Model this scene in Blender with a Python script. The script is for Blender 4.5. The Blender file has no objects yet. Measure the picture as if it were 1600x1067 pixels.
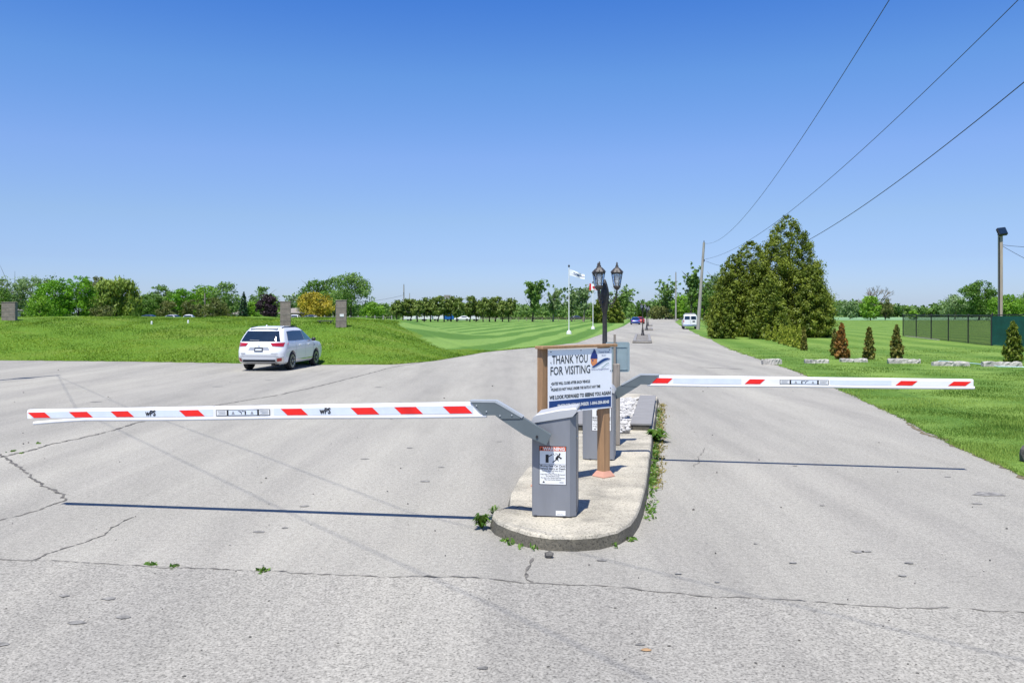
import bpy, math, random
import numpy as np
from mathutils import Vector, Matrix
R = math.radians
SC = bpy.context.scene
COL = SC.collection
rng = np.random.default_rng(11)
random.seed(5)

# ------------------------------------------------------------------ camera
F, YH, CH = 1330.0, 489.0, 2.25          # focal length in photo pixels, horizon row, eye height
cd = bpy.data.cameras.new('camera')
cd.sensor_width = 36; cd.lens = 36 * F / 1600; cd.shift_y = -(533.5 - YH) / 1600
cd.clip_start = .1; cd.clip_end = 6000
cam = bpy.data.objects.new('camera', cd); COL.objects.link(cam)
cam.location = (0, 0, CH); cam.rotation_euler = (R(90), 0, 0)
SC.camera = cam

# ------------------------------------------------------------------ light
SX, SY = .135, .41                        # shadow offset per metre of height
elev = math.atan(1 / math.hypot(SX, SY)); azi = math.atan2(-SX, -SY)
W = bpy.data.worlds.new('World'); SC.world = W; W.use_nodes = True
nt = W.node_tree; nt.nodes.clear()
sk = nt.nodes.new('ShaderNodeTexSky'); sk.sky_type = 'NISHITA'; sk.sun_disc = False
sk.sun_elevation = elev; sk.sun_rotation = azi % (2 * math.pi)
sk.air_density = 1.0; sk.dust_density = .35; sk.ozone_density = 3.0
hs = nt.nodes.new('ShaderNodeHueSaturation'); hs.inputs['Saturation'].default_value = 1.12; hs.inputs['Hue'].default_value = .507
bg = nt.nodes.new('ShaderNodeBackground'); bg.inputs['Strength'].default_value = .125
wo = nt.nodes.new('ShaderNodeOutputWorld')
nt.links.new(sk.outputs[0], hs.inputs['Color']); tc = nt.nodes.new('ShaderNodeTexCoord'); sp_ = nt.nodes.new('ShaderNodeSeparateXYZ'); nt.links.new(tc.outputs['Generated'], sp_.inputs[0])
cr = nt.nodes.new('ShaderNodeValToRGB'); el = cr.color_ramp.elements
stops_ = [(0, (.44, .54, .90)), (.06, (.47, .53, .78)), (.108, (.57, .605, .74)), (.177, (.64, .68, .84)), (.264, (.53, .71, .89)), (.345, (.335, .60, .92)), (.5, (.42, .62, .90)), (.9, (.50, .63, .84))]
while len(el) < len(stops_): el.new(.5)
for e_, (p_, c_) in zip(el, stops_): e_.position = p_; e_.color = (*c_, 1)
nt.links.new(sp_.outputs[2], cr.inputs[0])
ml = nt.nodes.new('ShaderNodeMix'); ml.data_type = 'RGBA'; ml.blend_type = 'MULTIPLY'; ml.inputs[0].default_value = 1
nt.links.new(hs.outputs[0], ml.inputs[6]); nt.links.new(cr.outputs[0], ml.inputs[7])
nt.links.new(ml.outputs[2], bg.inputs[0]); nt.links.new(bg.outputs[0], wo.inputs[0])
sd = bpy.data.lights.new('sun', 'SUN'); sd.energy = 4.6; sd.angle = R(.5); sd.color = (1, .965, .9)
so = bpy.data.objects.new('sun', sd); COL.objects.link(so)
so.rotation_euler = Vector((SX, SY, -1)).to_track_quat('-Z', 'Y').to_euler()
so.location = (-20, -20, 60)
SC.view_settings.view_transform = 'Standard'; SC.view_settings.look = 'None'
SC.view_settings.exposure = .55; SC.view_settings.gamma = 1

# ------------------------------------------------------------------ materials
def _mat(name):
    m = bpy.data.materials.new(name); m.use_nodes = True
    t = m.node_tree; b = t.nodes['Principled BSDF']
    return m, t, b
def _noise(t, scale, detail=4, rough=.6, vec=None, dist=0):
    n = t.nodes.new('ShaderNodeTexNoise'); n.inputs['Scale'].default_value = scale
    n.inputs['Detail'].default_value = detail; n.inputs['Roughness'].default_value = rough
    n.inputs['Distortion'].default_value = dist
    if vec is not None: t.links.new(vec, n.inputs['Vector'])
    return n.outputs['Fac']
def _coord(t, scale=(1, 1, 1), rot=(0, 0, 0)):
    c = t.nodes.new('ShaderNodeTexCoord'); mp = t.nodes.new('ShaderNodeMapping')
    mp.inputs['Scale'].default_value = scale; mp.inputs['Rotation'].default_value = rot
    t.links.new(c.outputs['Object'], mp.inputs[0]); return mp.outputs[0]
def _ramp(t, fac, stops):
    r = t.nodes.new('ShaderNodeValToRGB'); el = r.color_ramp.elements
    while len(el) < len(stops): el.new(.5)
    for e, (p, c) in zip(el, stops):
        e.position = p; e.color = (*c, 1) if len(c) == 3 else c
    t.links.new(fac, r.inputs[0]); return r.outputs[0]
def _mix(t, kind, fac, a, b):
    m = t.nodes.new('ShaderNodeMix'); m.data_type = 'RGBA'; m.blend_type = kind
    for s, v in ((m.inputs[0], fac), (m.inputs[6], a), (m.inputs[7], b)):
        if isinstance(v, (int, float)): s.default_value = v
        elif isinstance(v, tuple): s.default_value = (*v, 1)
        else: t.links.new(v, s)
    return m.outputs[2]
def _bump(t, b, h, strength, dist):
    n = t.nodes.new('ShaderNodeBump'); n.inputs['Strength'].default_value = strength; n.inputs['Distance'].default_value = dist
    t.links.new(h, n.inputs['Height']); t.links.new(n.outputs[0], b.inputs['Normal'])
def paint(name, c, rough=.5, metal=0, var=.12, scale=6, bump=0, coat=0, stretch=(1, 1, 1), spec=.5):
    m, t, b = _mat(name)
    v = _coord(t, stretch); f = _noise(t, scale, 5, .65, v)
    lo = tuple(x * (1 - var) for x in c); hi = tuple(min(1, x * (1 + var)) for x in c)
    t.links.new(_ramp(t, f, [(.3, lo), (.7, hi)]), b.inputs['Base Color'])
    b.inputs['Roughness'].default_value = rough; b.inputs['Metallic'].default_value = metal
    b.inputs['Coat Weight'].default_value = coat; b.inputs['Specular IOR Level'].default_value = spec
    if bump: _bump(t, b, _noise(t, scale * 6, 4, .7, v), bump, .01)
    return m
def leafmat(name, dark, light, trans=.3):
    m = bpy.data.materials.new(name); m.use_nodes = True; t = m.node_tree; t.nodes.clear()
    a = t.nodes.new('ShaderNodeAttribute'); a.attribute_name = 'tint'
    c = _ramp(t, a.outputs['Fac'], [(.05, dark), (.95, light)])
    d = t.nodes.new('ShaderNodeBsdfDiffuse'); tr = t.nodes.new('ShaderNodeBsdfTranslucent')
    gl = t.nodes.new('ShaderNodeBsdfGlossy'); gl.inputs['Roughness'].default_value = .45; gl.inputs['Color'].default_value = (.8, .8, .8, 1)
    t.links.new(c, d.inputs[0])
    t.links.new(_mix(t, 'MULTIPLY', 1.0, c, (1.25, 1.2, .6)), tr.inputs[0])
    mx = t.nodes.new('ShaderNodeMixShader'); mx.inputs[0].default_value = trans
    t.links.new(d.outputs[0], mx.inputs[1]); t.links.new(tr.outputs[0], mx.inputs[2])
    m2 = t.nodes.new('ShaderNodeMixShader'); m2.inputs[0].default_value = .015
    t.links.new(mx.outputs[0], m2.inputs[1]); t.links.new(gl.outputs[0], m2.inputs[2])
    o = t.nodes.new('ShaderNodeOutputMaterial'); t.links.new(m2.outputs[0], o.inputs[0])
    return m

def asphalt_mat(name, base, fine=70, contrast=.5, seed=0., worn=.14):
    m, t, b = _mat(name)
    v = _coord(t)
    f1 = _noise(t, fine, 3, .75, v); f2 = _noise(t, fine * .4, 3, .7, v)
    big = _noise(t, .3, 5, .6, _coord(t, (1, .18, 1), (0, 0, R(10 + seed)))) 
    mid = _noise(t, 1.5, 5, .68, _coord(t, (1, .25, 1), (0, 0, R(12))))
    streak = _noise(t, .9, 4, .6, _coord(t, (1.2, .07, 1), (0, 0, R(10.4))))
    lo = tuple(x * (1 - contrast) for x in base); hi = tuple(x * (1 + contrast * .62) for x in base)
    c = _ramp(t, f1, [(.30, lo), (.46, base), (.68, hi)])
    c = _mix(t, 'MULTIPLY', 1.0, c, _ramp(t, f2, [(.3, (.80, .80, .80)), (.6, (1.06, 1.06, 1.06))]))
    c = _mix(t, 'MULTIPLY', 1.0, c, _ramp(t, big, [(.32, (1 - worn,) * 3), (.62, (1.05, 1.045, 1.03))]))
    c = _mix(t, 'MULTIPLY', 1.0, c, _ramp(t, mid, [(.34, (.92, .92, .92)), (.55, (1.01, 1.01, 1.01))]))
    c = _mix(t, 'MULTIPLY', 1.0, c, _ramp(t, streak, [(.33, (.90, .90, .905)), (.56, (1.02, 1.02, 1.02))]))
    c = _mix(t, 'MULTIPLY', 1.0, c, _ramp(t, _noise(t, 13, 3, .8, v), [(.34, (.88, .88, .88)), (.55, (1.03, 1.03, 1.03))]))
    lane = _noise(t, .55, 3, .5, _coord(t, (1, .04, 1), (0, 0, R(10.4))))
    c = _mix(t, 'MULTIPLY', 1.0, c, _ramp(t, lane, [(.38, (.93, .93, .935)), (.6, (1.04, 1.04, 1.03))]))
    vo = t.nodes.new('ShaderNodeTexVoronoi'); vo.inputs['Scale'].default_value = 1.6; t.links.new(v, vo.inputs['Vector'])
    c = _mix(t, 'MULTIPLY', 1.0, c, _ramp(t, vo.outputs['Distance'], [(.010, (.5, .49, .47)), (.022, (1, 1, 1))]))
    t.links.new(c, b.inputs['Base Color']); b.inputs['Roughness'].default_value = .92; b.inputs['Specular IOR Level'].default_value = .25
    _bump(t, b, f1, .6, .008)
    return m

def grass_mat(name, dark, light, stripes=False, dry=(.26, .27, .07)):
    m, t, b = _mat(name)
    v = _coord(t)
    f = _noise(t, 9, 5, .75, v); g = _noise(t, .5, 5, .65, _coord(t, (.35, 1.2, 1))); h = _noise(t, 45, 2, .7, v)
    c = _ramp(t, f, [(.32, dark), (.68, light)])
    c = _mix(t, 'MIX', _ramp(t, g, [(.5, (0, 0, 0)), (.75, (.5, .5, .5))]), c, dry)
    c = _mix(t, 'MULTIPLY', 1.0, c, _ramp(t, h, [(.3, (.6, .62, .5)), (.6, (1.12, 1.12, 1.12))]))
    if stripes:
        sep = t.nodes.new('ShaderNodeSeparateXYZ'); cc = t.nodes.new('ShaderNodeTexCoord'); t.links.new(cc.outputs['Object'], sep.inputs[0])
        wig = _noise(t, .05, 2, .5, v)
        def mth(op, a, bb):
            n = t.nodes.new('ShaderNodeMath'); n.operation = op
            for i, q in enumerate((a, bb)):
                if isinstance(q, (int, float)): n.inputs[i].default_value = q
                else: t.links.new(q, n.inputs[i])
            return n.outputs[0]
        s = mth('SUBTRACT', sep.outputs[0], mth('MULTIPLY', sep.outputs[1], .15))
        s = mth('ADD', s, mth('MULTIPLY', wig, 2.6))
        w1 = mth('SINE', mth('MULTIPLY', s, 2 * math.pi / stripes), 0)
        w1 = mth('MULTIPLY', w1, 2.4 if stripes > 0 else .5)
        w1 = mth('MINIMUM', mth('MAXIMUM', w1, -1.0), 1.0)
        w = mth('ADD', mth('MULTIPLY', w1, .38), mth('MULTIPLY', g, 1.0))
        c = _mix(t, 'MULTIPLY', 1.0, c, _ramp(t, w, [(.25, (.66, .78, .62)), (.8, (1.32, 1.22, 1.3))]))
    t.links.new(c, b.inputs['Base Color']); b.inputs['Roughness'].default_value = .9; b.inputs['Specular IOR Level'].default_value = .15
    _bump(t, b, f, .6, .05)
    return m

def concrete_mat(name, base, moss=True):
    m, t, b = _mat(name); v = _coord(t)
    f1 = _noise(t, 42, 4, .85, v); f2 = _noise(t, 1.6, 5, .65, v); vo = _noise(t, 120, 2, .6, v)
    c = _ramp(t, f1, [(.36, tuple(x * .3 for x in base)), (.47, base), (.7, tuple(min(1, x * 1.3) for x in base))])
    c = _mix(t, 'MULTIPLY', 1.0, c, _ramp(t, f2, [(.34, (.62, .61, .58)), (.6, (1.12, 1.09, 1.02))]))
    if moss: c = _mix(t, 'MIX', _ramp(t, _noise(t, 2.3, 5, .7, v), [(.62, (0, 0, 0)), (.8, (.5, .5, .5))]), c, (.22, .21, .08))
    t.links.new(c, b.inputs['Base Color']); b.inputs['Roughness'].default_value = .9
    _bump(t, b, f1, .8, .012)
    return m

MT = dict(
    asphalt=asphalt_mat('weathered_asphalt', (.318, .304, .268), 62, .55),
    apron=asphalt_mat('coarse_asphalt', (.305, .291, .257), 52, .66, 25, .12),
    crack=paint('crack_fill', (.12, .112, .098), .95, var=.85, scale=7), seam=paint('worn_seam', (.17, .16, .14), .95, var=.6, scale=5),
    patch=paint('dark_patch', (.19, .183, .168), .95, var=.6, scale=12),
    lawnl=grass_mat('striped_lawn_grass', (.08, .165, .03), (.17, .285, .07), 3.7, (.17, .29, .06)),
    berm=grass_mat('rough_berm_grass', (.05, .125, .010), (.15, .25, .025)),
    lawnr=grass_mat('side_lawn_grass', (.08, .155, .024), (.185, .29, .06), -3.6, (.20, .29, .07)),
    far=grass_mat('far_meadow_grass', (.09, .17, .03), (.17, .25, .06)),
    field=paint('pale_crop_field', (.17, .30, .13), .9, var=.2, scale=.08),
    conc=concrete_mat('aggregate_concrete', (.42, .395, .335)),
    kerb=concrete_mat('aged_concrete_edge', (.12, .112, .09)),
    kerb2=concrete_mat('weathered_paver_edge', (.21, .20, .185), False),
    block=concrete_mat('rough_concrete_block', (.42, .41, .39), False),
    stone=paint('white_river_stone', (.44, .43, .41), .8, var=.45, scale=7),
    deck=paint('grey_timber', (.22, .215, .21), .85, var=.22, scale=3, stretch=(1, 9, 1)),
    grey=paint('grey_powder_coat', (.205, .215, .235), .42, var=.10, scale=5, stretch=(1, 1, .25)),
    cap=paint('light_grey_cap', (.43, .44, .45), .42, var=.06, scale=3),
    dgrey=paint('slate_grey_bracket', (.115, .14, .15), .38, var=.07, scale=4),
    lgrey=paint('bracket_edge', (.36, .39, .41), .4, var=.05),
    white=paint('white_arm', (.78, .78, .77), .38, var=.07, scale=9, stretch=(.3, 1, 1)),
    rub=paint('white_rubber', (.72, .73, .74), .5, var=.05, scale=3),
    refl=paint('reflective_film', (.62, .68, .76), .3, var=.05, scale=8),
    red=paint('red_reflective', (.78, .015, .012), .35, var=.08, scale=6),
    black=paint('black_print', (.012, .012, .014), .5, var=.2),
    blk=paint('black_plastic', (.02, .02, .022), .45, var=.2),
    ltext=paint('faint_print', (.25, .26, .28), .5, var=.1),
    orange=paint('orange_red_print', (.62, .10, .035), .45, var=.08),
    label=paint('label_white', (.76, .77, .76), .4, var=.04),
    panel=paint('sign_white', (.90, .92, .95), .4, var=.03, scale=2),
    blue=paint('sign_blue', (.012, .055, .22), .4, var=.06),
    navy=paint('logo_navy', (.02, .04, .22), .4, var=.1), peach=paint('logo_orange', (.82, .30, .12), .4, var=.1),
    mint=paint('logo_green', (.12, .27, .24), .4, var=.1), signtext=paint('sign_text_black', (.025, .03, .035), .5, var=.1),
    wood=paint('cedar_post', (.34, .20, .10), .75, var=.3, scale=3, bump=.3, stretch=(6, 6, .5)),
    wooda=paint('grey_weathered_wood', (.25, .22, .185), .85, var=.4, scale=3, bump=.4, stretch=(8, 8, .6)),
    rust=paint('salmon_post_foot', (.52, .27, .19), .6, var=.15),
    board=paint('galvanised_board', (.27, .35, .37), .5, var=.1, metal=.15),
    tan=paint('tan_pole_wood', (.36, .30, .24), .85, var=.25, scale=2, stretch=(6, 6, .4)),
    pole=paint('pole_grey_wood', (.30, .285, .26), .85, var=.3, scale=2, stretch=(8, 8, .4)),
    iron=paint('black_iron', (.03, .028, .028), .5, var=.4, scale=20),
    irond=paint('dusty_bronze_iron', (.05, .043, .038), .55, var=.4, scale=25),
    alum=paint('white_pole', (.72, .72, .72), .35, var=.05),
    bark=paint('bark', (.075, .06, .045), .95, var=.4, scale=4, stretch=(5, 5, 1)),
    barkl=paint('pale_bark', (.20, .17, .14), .95, var=.4, scale=4, stretch=(5, 5, 1)),
    tyre=paint('tyre_rubber', (.016, .016, .017), .75, var=.2), rim=paint('alloy', (.42, .43, .45), .3, .8, var=.1),
    carw=paint('white_car_paint', (.74, .75, .76), .22, var=.02, coat=.6), vanw=paint('white_van_paint', (.66, .67, .67), .35, var=.04, coat=.3),
    carb=paint('blue_car_paint', (.02, .06, .26), .25, var=.05, coat=.6), carr=paint('red_car_paint', (.35, .02, .015), .25, var=.05, coat=.6),
    card=paint('dark_car_paint', (.025, .035, .055), .25, var=.05, coat=.6), cars=paint('silver_car_paint', (.42, .42, .42), .3, .3, var=.05, coat=.5),
    tint=paint('dark_tinted_glass', (.008, .018, .035), .06, var=.2, spec=.8), ctl=paint('greenish_glass', (.04, .12, .12), .08, var=.2, spec=.8),
    tail=paint('tail_light_red', (.42, .008, .012), .15, var=.1, coat=.8), chrome=paint('bright_chrome', (.62, .63, .65), .15, .9, var=.05),
    under=paint('underbody', (.012, .012, .012), .9, var=.3),
    gfence=paint('green_windscreen', (.004, .075, .055), .75, var=.25, scale=2), wire=paint('wire_black', (.02, .02, .022), .6, var=.2),
    pier=paint('brown_stone_pier', (.215, .18, .15), .85, var=.35, scale=4, bump=.5), 
    roof=paint('grey_brown_shingle', (.24, .215, .2), .9, var=.2, scale=8), wall=paint('cream_siding', (.5, .48, .43), .8, var=.1),
    brick=paint('brick_wall', (.22, .12, .09), .9, var=.3, scale=6), winglass=paint('window_dark', (.02, .03, .04), .1, var=.2),
    metalw=paint('white_sheet_metal', (.68, .69, .7), .5, var=.06), bluebox=paint('blue_sheet', (.01, .10, .36), .45, var=.1),
    hose=paint('pale_blue_hose', (.42, .62, .62), .5, var=.1), dirt=paint('bare_soil', (.15, .12, .07), .95, var=.4, scale=10),
    rock=paint('dark_rock', (.10, .095, .085), .9, var=.5, scale=10, bump=.6), leafbrown=paint('dead_leaf', (.32, .2, .10), .8, var=.3),
    flagw=paint('white_flag_cloth', (.75, .77, .8), .8, var=.05), flagb=paint('navy_print', (.06, .10, .2), .8, var=.1), flagr=paint('red_flag_cloth', (.6, .02, .03), .8, var=.05),
    gravelroad=paint('pale_road', (.36, .35, .32), .9, var=.12, scale=.6),
)
def glassmat():
    m, t, b = _mat('lantern_glass'); b.inputs['Base Color'].default_value = (.85, .9, .92, 1)
    b.inputs['Transmission Weight'].default_value = .85; b.inputs['Roughness'].default_value = .12; b.inputs['IOR'].default_value = 1.1
    return m
MT['lglass'] = glassmat()
LM = dict(
    cedar=leafmat('cedar_foliage', (.04, .08, .010), (.235, .285, .04), .25),
    cedarrow=leafmat('row_cedar_foliage', (.055, .105, .02), (.23, .30, .07), .25),
    maple=leafmat('maple_foliage', (.05, .16, .008), (.20, .42, .03), .35),
    oak=leafmat('oak_foliage', (.06, .14, .025), (.22, .35, .09), .32),
    oakd=leafmat('dull_foliage', (.045, .12, .015), (.16, .28, .05), .3),
    willow=leafmat('willow_foliage', (.11, .18, .025), (.32, .42, .09), .35),
    light=leafmat('spring_foliage', (.09, .22, .02), (.26, .45, .05), .35),
    yellow=leafmat('golden_foliage', (.26, .22, .02), (.52, .43, .06), .3),
    purple=leafmat('purple_foliage', (.018, .012, .018), (.075, .045, .06), .15),
    spruce=leafmat('spruce_foliage', (.02, .05, .025), (.05, .10, .05), .15),
    silver=leafmat('silvery_foliage', (.09, .17, .06), (.28, .39, .18), .32),
    brown=leafmat('winter_burnt_cedar', (.10, .065, .015), (.38, .19, .05), .2), ycedar=leafmat('yellowish_cedar', (.14, .20, .02), (.50, .54, .09), .25),
    brownish=leafmat('half_burnt_cedar', (.055, .09, .015), (.27, .24, .055), .2),
    olive=leafmat('olive_shrub', (.07, .10, .03), (.18, .20, .06), .25),
    wood=leafmat('far_wood_foliage', (.06, .135, .03), (.20, .32, .08), .3),
    blade=leafmat('grass_blades', (.045, .12, .010), (.32, .43, .09), .25),
    bladeb=leafmat('rough_grass_blades', (.045, .125, .006), (.24, .34, .035), .25),
    weed=leafmat('weed_leaves', (.05, .13, .02), (.16, .27, .05), .3), dry=leafmat('dry_weeds', (.2, .17, .06), (.36, .30, .12), .3),
)

# ------------------------------------------------------------------ helpers
def G(px, py, z=0.):
    y = (CH - z) * F / (py - YH); return ((px - 800) / F * y, y)
def tag(o, label=None, cat=None, group=None, kind=None):
    for k, v in (('label', label), ('category', cat), ('group', group), ('kind', kind)):
        if v: o[k] = v
    return o
def thing(name, loc, rz=0, label=None, cat=None, group=None):
    o = bpy.data.objects.new(name, None); COL.objects.link(o); o.location = loc; o.rotation_euler = (0, 0, rz)
    o.empty_display_size = .3
    return tag(o, label, cat, group)
def link(name, me, parent=None, loc=None):
    o = bpy.data.objects.new(name, me); COL.objects.link(o)
    if parent: o.parent = parent
    if loc: o.location = loc
    return o
def dup(root, loc, rz=None, scale=None, **kw):
    kids = {}
    for o in list(COL.objects):
        if o.parent: kids.setdefault(o.parent.name, []).append(o)
    def rec(o, p):
        c = o.copy(); COL.objects.link(c)
        if p: c.parent = p
        for k in kids.get(o.name, []): rec(k, c)
        return c
    r = rec(root, None); r.location = loc
    if rz is not None: r.rotation_euler = (0, 0, rz)
    if scale: r.scale = scale
    tag(r, kw.get('label'), kw.get('cat'), kw.get('group')); return r
def mesh_np(name, V, nper, mats, tint=None, smooth=False):
    """V: (n, nper, 3) one polygon per row"""
    n = len(V); me = bpy.data.meshes.new(name)
    me.vertices.add(n * nper); me.vertices.foreach_set('co', np.asarray(V, dtype=np.float32).ravel())
    me.loops.add(n * nper); me.loops.foreach_set('vertex_index', np.arange(n * nper, dtype=np.int32))
    me.polygons.add(n); me.polygons.foreach_set('loop_start', np.arange(0, n * nper, nper, dtype=np.int32))
    me.polygons.foreach_set('loop_total', np.full(n, nper, dtype=np.int32))
    if tint is not None:
        a = me.attributes.new('tint', 'FLOAT', 'FACE'); a.data.foreach_set('value', np.asarray(tint, dtype=np.float32))
    for m in mats: me.materials.append(m)
    me.update(calc_edges=True); return me

class MB:
    def __init__(s): s.v = []; s.f = []; s.m = []
    def add(s, vs, fs, mi=0, M=None):
        k = len(s.v)
        for p in vs:
            p = Vector(p); s.v.append(tuple(M @ p) if M is not None else tuple(p))
        for f in fs: s.f.append(tuple(k + i for i in f)); s.m.append(mi)
    def box(s, c, d, mi=0, M=None, bev=0.):
        x, y, z = (q / 2 for q in d)
        if bev:
            b = min(bev, x * .9, y * .9, z * .9)
            vs = []; 
            for sz in (-1, 1):
                for (ax, ay) in ((x - b, y), (x, y - b), (x, -y + b), (x - b, -y), (-x + b, -y), (-x, -y + b), (-x, y - b), (-x + b, y)):
                    vs.append((c[0] + ax, c[1] + ay, c[2] + sz * (z - b)))
            for sz in (-1, 1):
                for (ax, ay) in ((x - b, y - b), (x - b, -y + b), (-x + b, -y + b), (-x + b, y - b)):
                    vs.append((c[0] + ax, c[1] + ay, c[2] + sz * z))
            fs = []
            for i in range(8): j = (i + 1) % 8; fs.append((i, j, 8 + j, 8 + i))
            mp = [0, 0, 1, 1, 2, 2, 3, 3]
            for i in range(8):
                j = (i + 1) % 8; a, bb = mp[i], mp[j]
                if a == bb: fs.append((8 + i, 8 + j, 20 + a)); fs.append((j, i, 16 + a))
                else: fs.append((8 + i, 8 + j, 20 + bb, 20 + a)); fs.append((j, i, 16 + a, 16 + bb))
            fs.append((20, 21, 22, 23)); fs.append((19, 18, 17, 16))
            s.add(vs, fs, mi, M); return
        vs = [(c[0] + a * x, c[1] + b_ * y, c[2] + e * z) for e in (-1, 1) for (a, b_) in ((-1, -1), (1, -1), (1, 1), (-1, 1))]
        s.add(vs, [(3, 2, 1, 0), (4, 5, 6, 7), (0, 1, 5, 4), (1, 2, 6, 5), (2, 3, 7, 6), (3, 0, 4, 7)], mi, M)
    def prism(s, poly, a, b, axis='y', mi=0, M=None, capm=None):
        n = len(poly)
        def P(p, t): return {'y': (p[0], t, p[1]), 'z': (p[0], p[1], t), 'x': (t, p[0], p[1])}[axis]
        vs = [P(p, a) for p in poly] + [P(p, b) for p in poly]
        s.add(vs, [(i, (i + 1) % n, n + (i + 1) % n, n + i) for i in range(n)], mi, M)
        s.add(vs, [tuple(range(n)), tuple(range(2 * n - 1, n - 1, -1))], mi if capm is None else capm, M)
    def lathe(s, prof, n=16, c=(0, 0, 0), mi=0, M=None, a0=0):
        vs = [(c[0] + r * math.cos(a0 + 2 * math.pi * k / n), c[1] + r * math.sin(a0 + 2 * math.pi * k / n), c[2] + z) for r, z in prof for k in range(n)]
        fs = [(i * n + k, i * n + (k + 1) % n, (i + 1) * n + (k + 1) % n, (i + 1) * n + k) for i in range(len(prof) - 1) for k in range(n)]
        fs += [tuple(range(n - 1, -1, -1)), tuple((len(prof) - 1) * n + k for k in range(n))]
        s.add(vs, fs, mi, M)
    def tube(s, pts, r, n=8, mi=0, M=None):
        pts = [Vector(p) for p in pts]; rs = r if isinstance(r, (list, tuple)) else [r] * len(pts)
        vs = []; up = Vector((0, 0, 1))
        d0 = (pts[1] - pts[0]).normalized()
        if abs(d0.z) > .9: up = Vector((1, 0, 0))
        for i, p in enumerate(pts):
            d = (pts[min(i + 1, len(pts) - 1)] - pts[max(i - 1, 0)]).normalized()
            a = d.cross(up).normalized(); b = a.cross(d).normalized()
            for k in range(n):
                t = 2 * math.pi * k / n; vs.append(p + rs[i] * (math.cos(t) * a + math.sin(t) * b))
        fs = [(i * n + k, i * n + (k + 1) % n, (i + 1) * n + (k + 1) % n, (i + 1) * n + k) for i in range(len(pts) - 1) for k in range(n)]
        fs += [tuple(range(n - 1, -1, -1)), tuple((len(pts) - 1) * n + k for k in range(n))]
        s.add(vs, fs, mi, M)
    def mesh(s, name, mats, smooth=None):
        me = bpy.data.meshes.new(name); me.from_pydata(s.v, [], s.f)
        for m in mats: me.materials.append(m)
        me.polygons.foreach_set('material_index', s.m)
        import bmesh
        bm = bmesh.new(); bm.from_mesh(me)
        if smooth is not False: bmesh.ops.recalc_face_normals(bm, faces=bm.faces)
        bm.to_mesh(me); bm.free()
        if smooth:
            me.polygons.foreach_set('use_smooth', [True] * len(me.polygons))
            me.set_sharp_from_angle(angle=R(smooth if smooth is not True else 35))
        me.update(); return me
    def build(s, name, mats, parent=None, smooth=None, loc=None):
        if not isinstance(mats, (list, tuple)): mats = [mats]
        return link(name, s.mesh(name, mats, smooth), parent, loc)

def text_add(mb, txt, x, z, size, y=0, width=None, mi=0, bold=0., align='LEFT', M=None):
    """text in the local x-z plane facing -y"""
    cu = bpy.data.curves.new('t', 'FONT'); cu.body = txt; cu.size = size; cu.align_x = align; cu.offset = bold; cu.resolution_u = 2
    o = bpy.data.objects.new('t', cu); COL.objects.link(o)
    bpy.context.view_layer.update()
    me = bpy.data.meshes.new_from_object(o.evaluated_get(bpy.context.evaluated_depsgraph_get()))
    co = [v.co.copy() for v in me.vertices]; fs = [tuple(p.vertices) for p in me.polygons]
    sx = 1.
    if width and co:
        w = max(c.x for c in co) - min(c.x for c in co); sx = width / w
    mb.add([(x + c.x * sx, y, z + c.y) for c in co], fs, mi, M)
    bpy.data.objects.remove(o); bpy.data.curves.remove(cu); bpy.data.meshes.remove(me)

# ------------------------------------------------------------------ terrain
LB = [(-90, 40.2), (-24, 40.4), (-18, 39.4), (-13, 38.2), (-8.5, 37.1), (-5.2, 37.0), (-3.6, 39.9), (-3.07, 42.1), (-1.5, 49), (1.68, 55.9), (4.9, 64), (11.2, 99.7), (19, 145), (27.4, 199), (52, 335)]
def lb(x): return float(np.interp(x, [p[0] for p in LB], [p[1] for p in LB]))
RB = [(-14, 2.6), (0, 4.95), (11.9, 7.07), (14.1, 7.42), (18.6, 8.4), (25, 9.6), (31.8, 10.8), (37, 11.5), (53.4, 13.7), (78.7, 17.8), (130, 26.2), (213, 40.9), (335, 66)]
def rb(y): return float(np.interp(y, [p[0] for p in RB], [p[1] for p in RB]))
def hcrest(x): return float(np.interp(x, [-26, -9, -7.4, -5.2, -3.3, -1.2], [1.88, 1.82, 1.62, .88, .36, .0]))
def zl(x, y):
    v = y - lb(x)
    if v <= 0: return .02
    hc = hcrest(x) * (1 + .03 * math.sin(x * .9) + .02 * math.sin(x * 2.3 + 1))
    L = 14.5
    far_ = .30 * min(1, max(0, (-25 - x) / 8)) * min(1, max(0, (150 - v) / 40))
    h = math.sin(math.pi / 2 * min(v / L, 1)) if v < L else 1 - (1 - far_) * .5 * (1 - math.cos(math.pi * min(1, max(0, v - 24) / 30)))
    return .03 + hc * h + .03 * math.sin(x * 1.7 + y) * math.sin(y * 1.3) * min(1, v / 3) * min(1, hc)

def grid(name, xs, vs, fx, mats, mfun=None):
    me = bpy.data.meshes.new(name); V = []; Fc = []; mi = []
    for v in vs:
        for x in xs: V.append(fx(x, v))
    n = len(xs)
    for j in range(len(vs) - 1):
        for i in range(n - 1):
            Fc.append((j * n + i, j * n + i + 1, (j + 1) * n + i + 1, (j + 1) * n + i))
            if mfun: mi.append(mfun(V[j * n + i]))
    me.from_pydata(V, [], Fc)
    for m in mats: me.materials.append(m)
    me.polygons.foreach_set('use_smooth', [True] * len(me.polygons))
    if mfun: me.polygons.foreach_set('material_index', mi)
    me.update(); return me

# huge base ground
mb = MB(); mb.add([(-1500, -200, -.06), (1500, -200, -.06), (1500, 3000, -.06), (-1500, 3000, -.06)], [(0, 1, 2, 3)])
tag(mb.build('ground', MT['far'], smooth=False), kind='structure')
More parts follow.
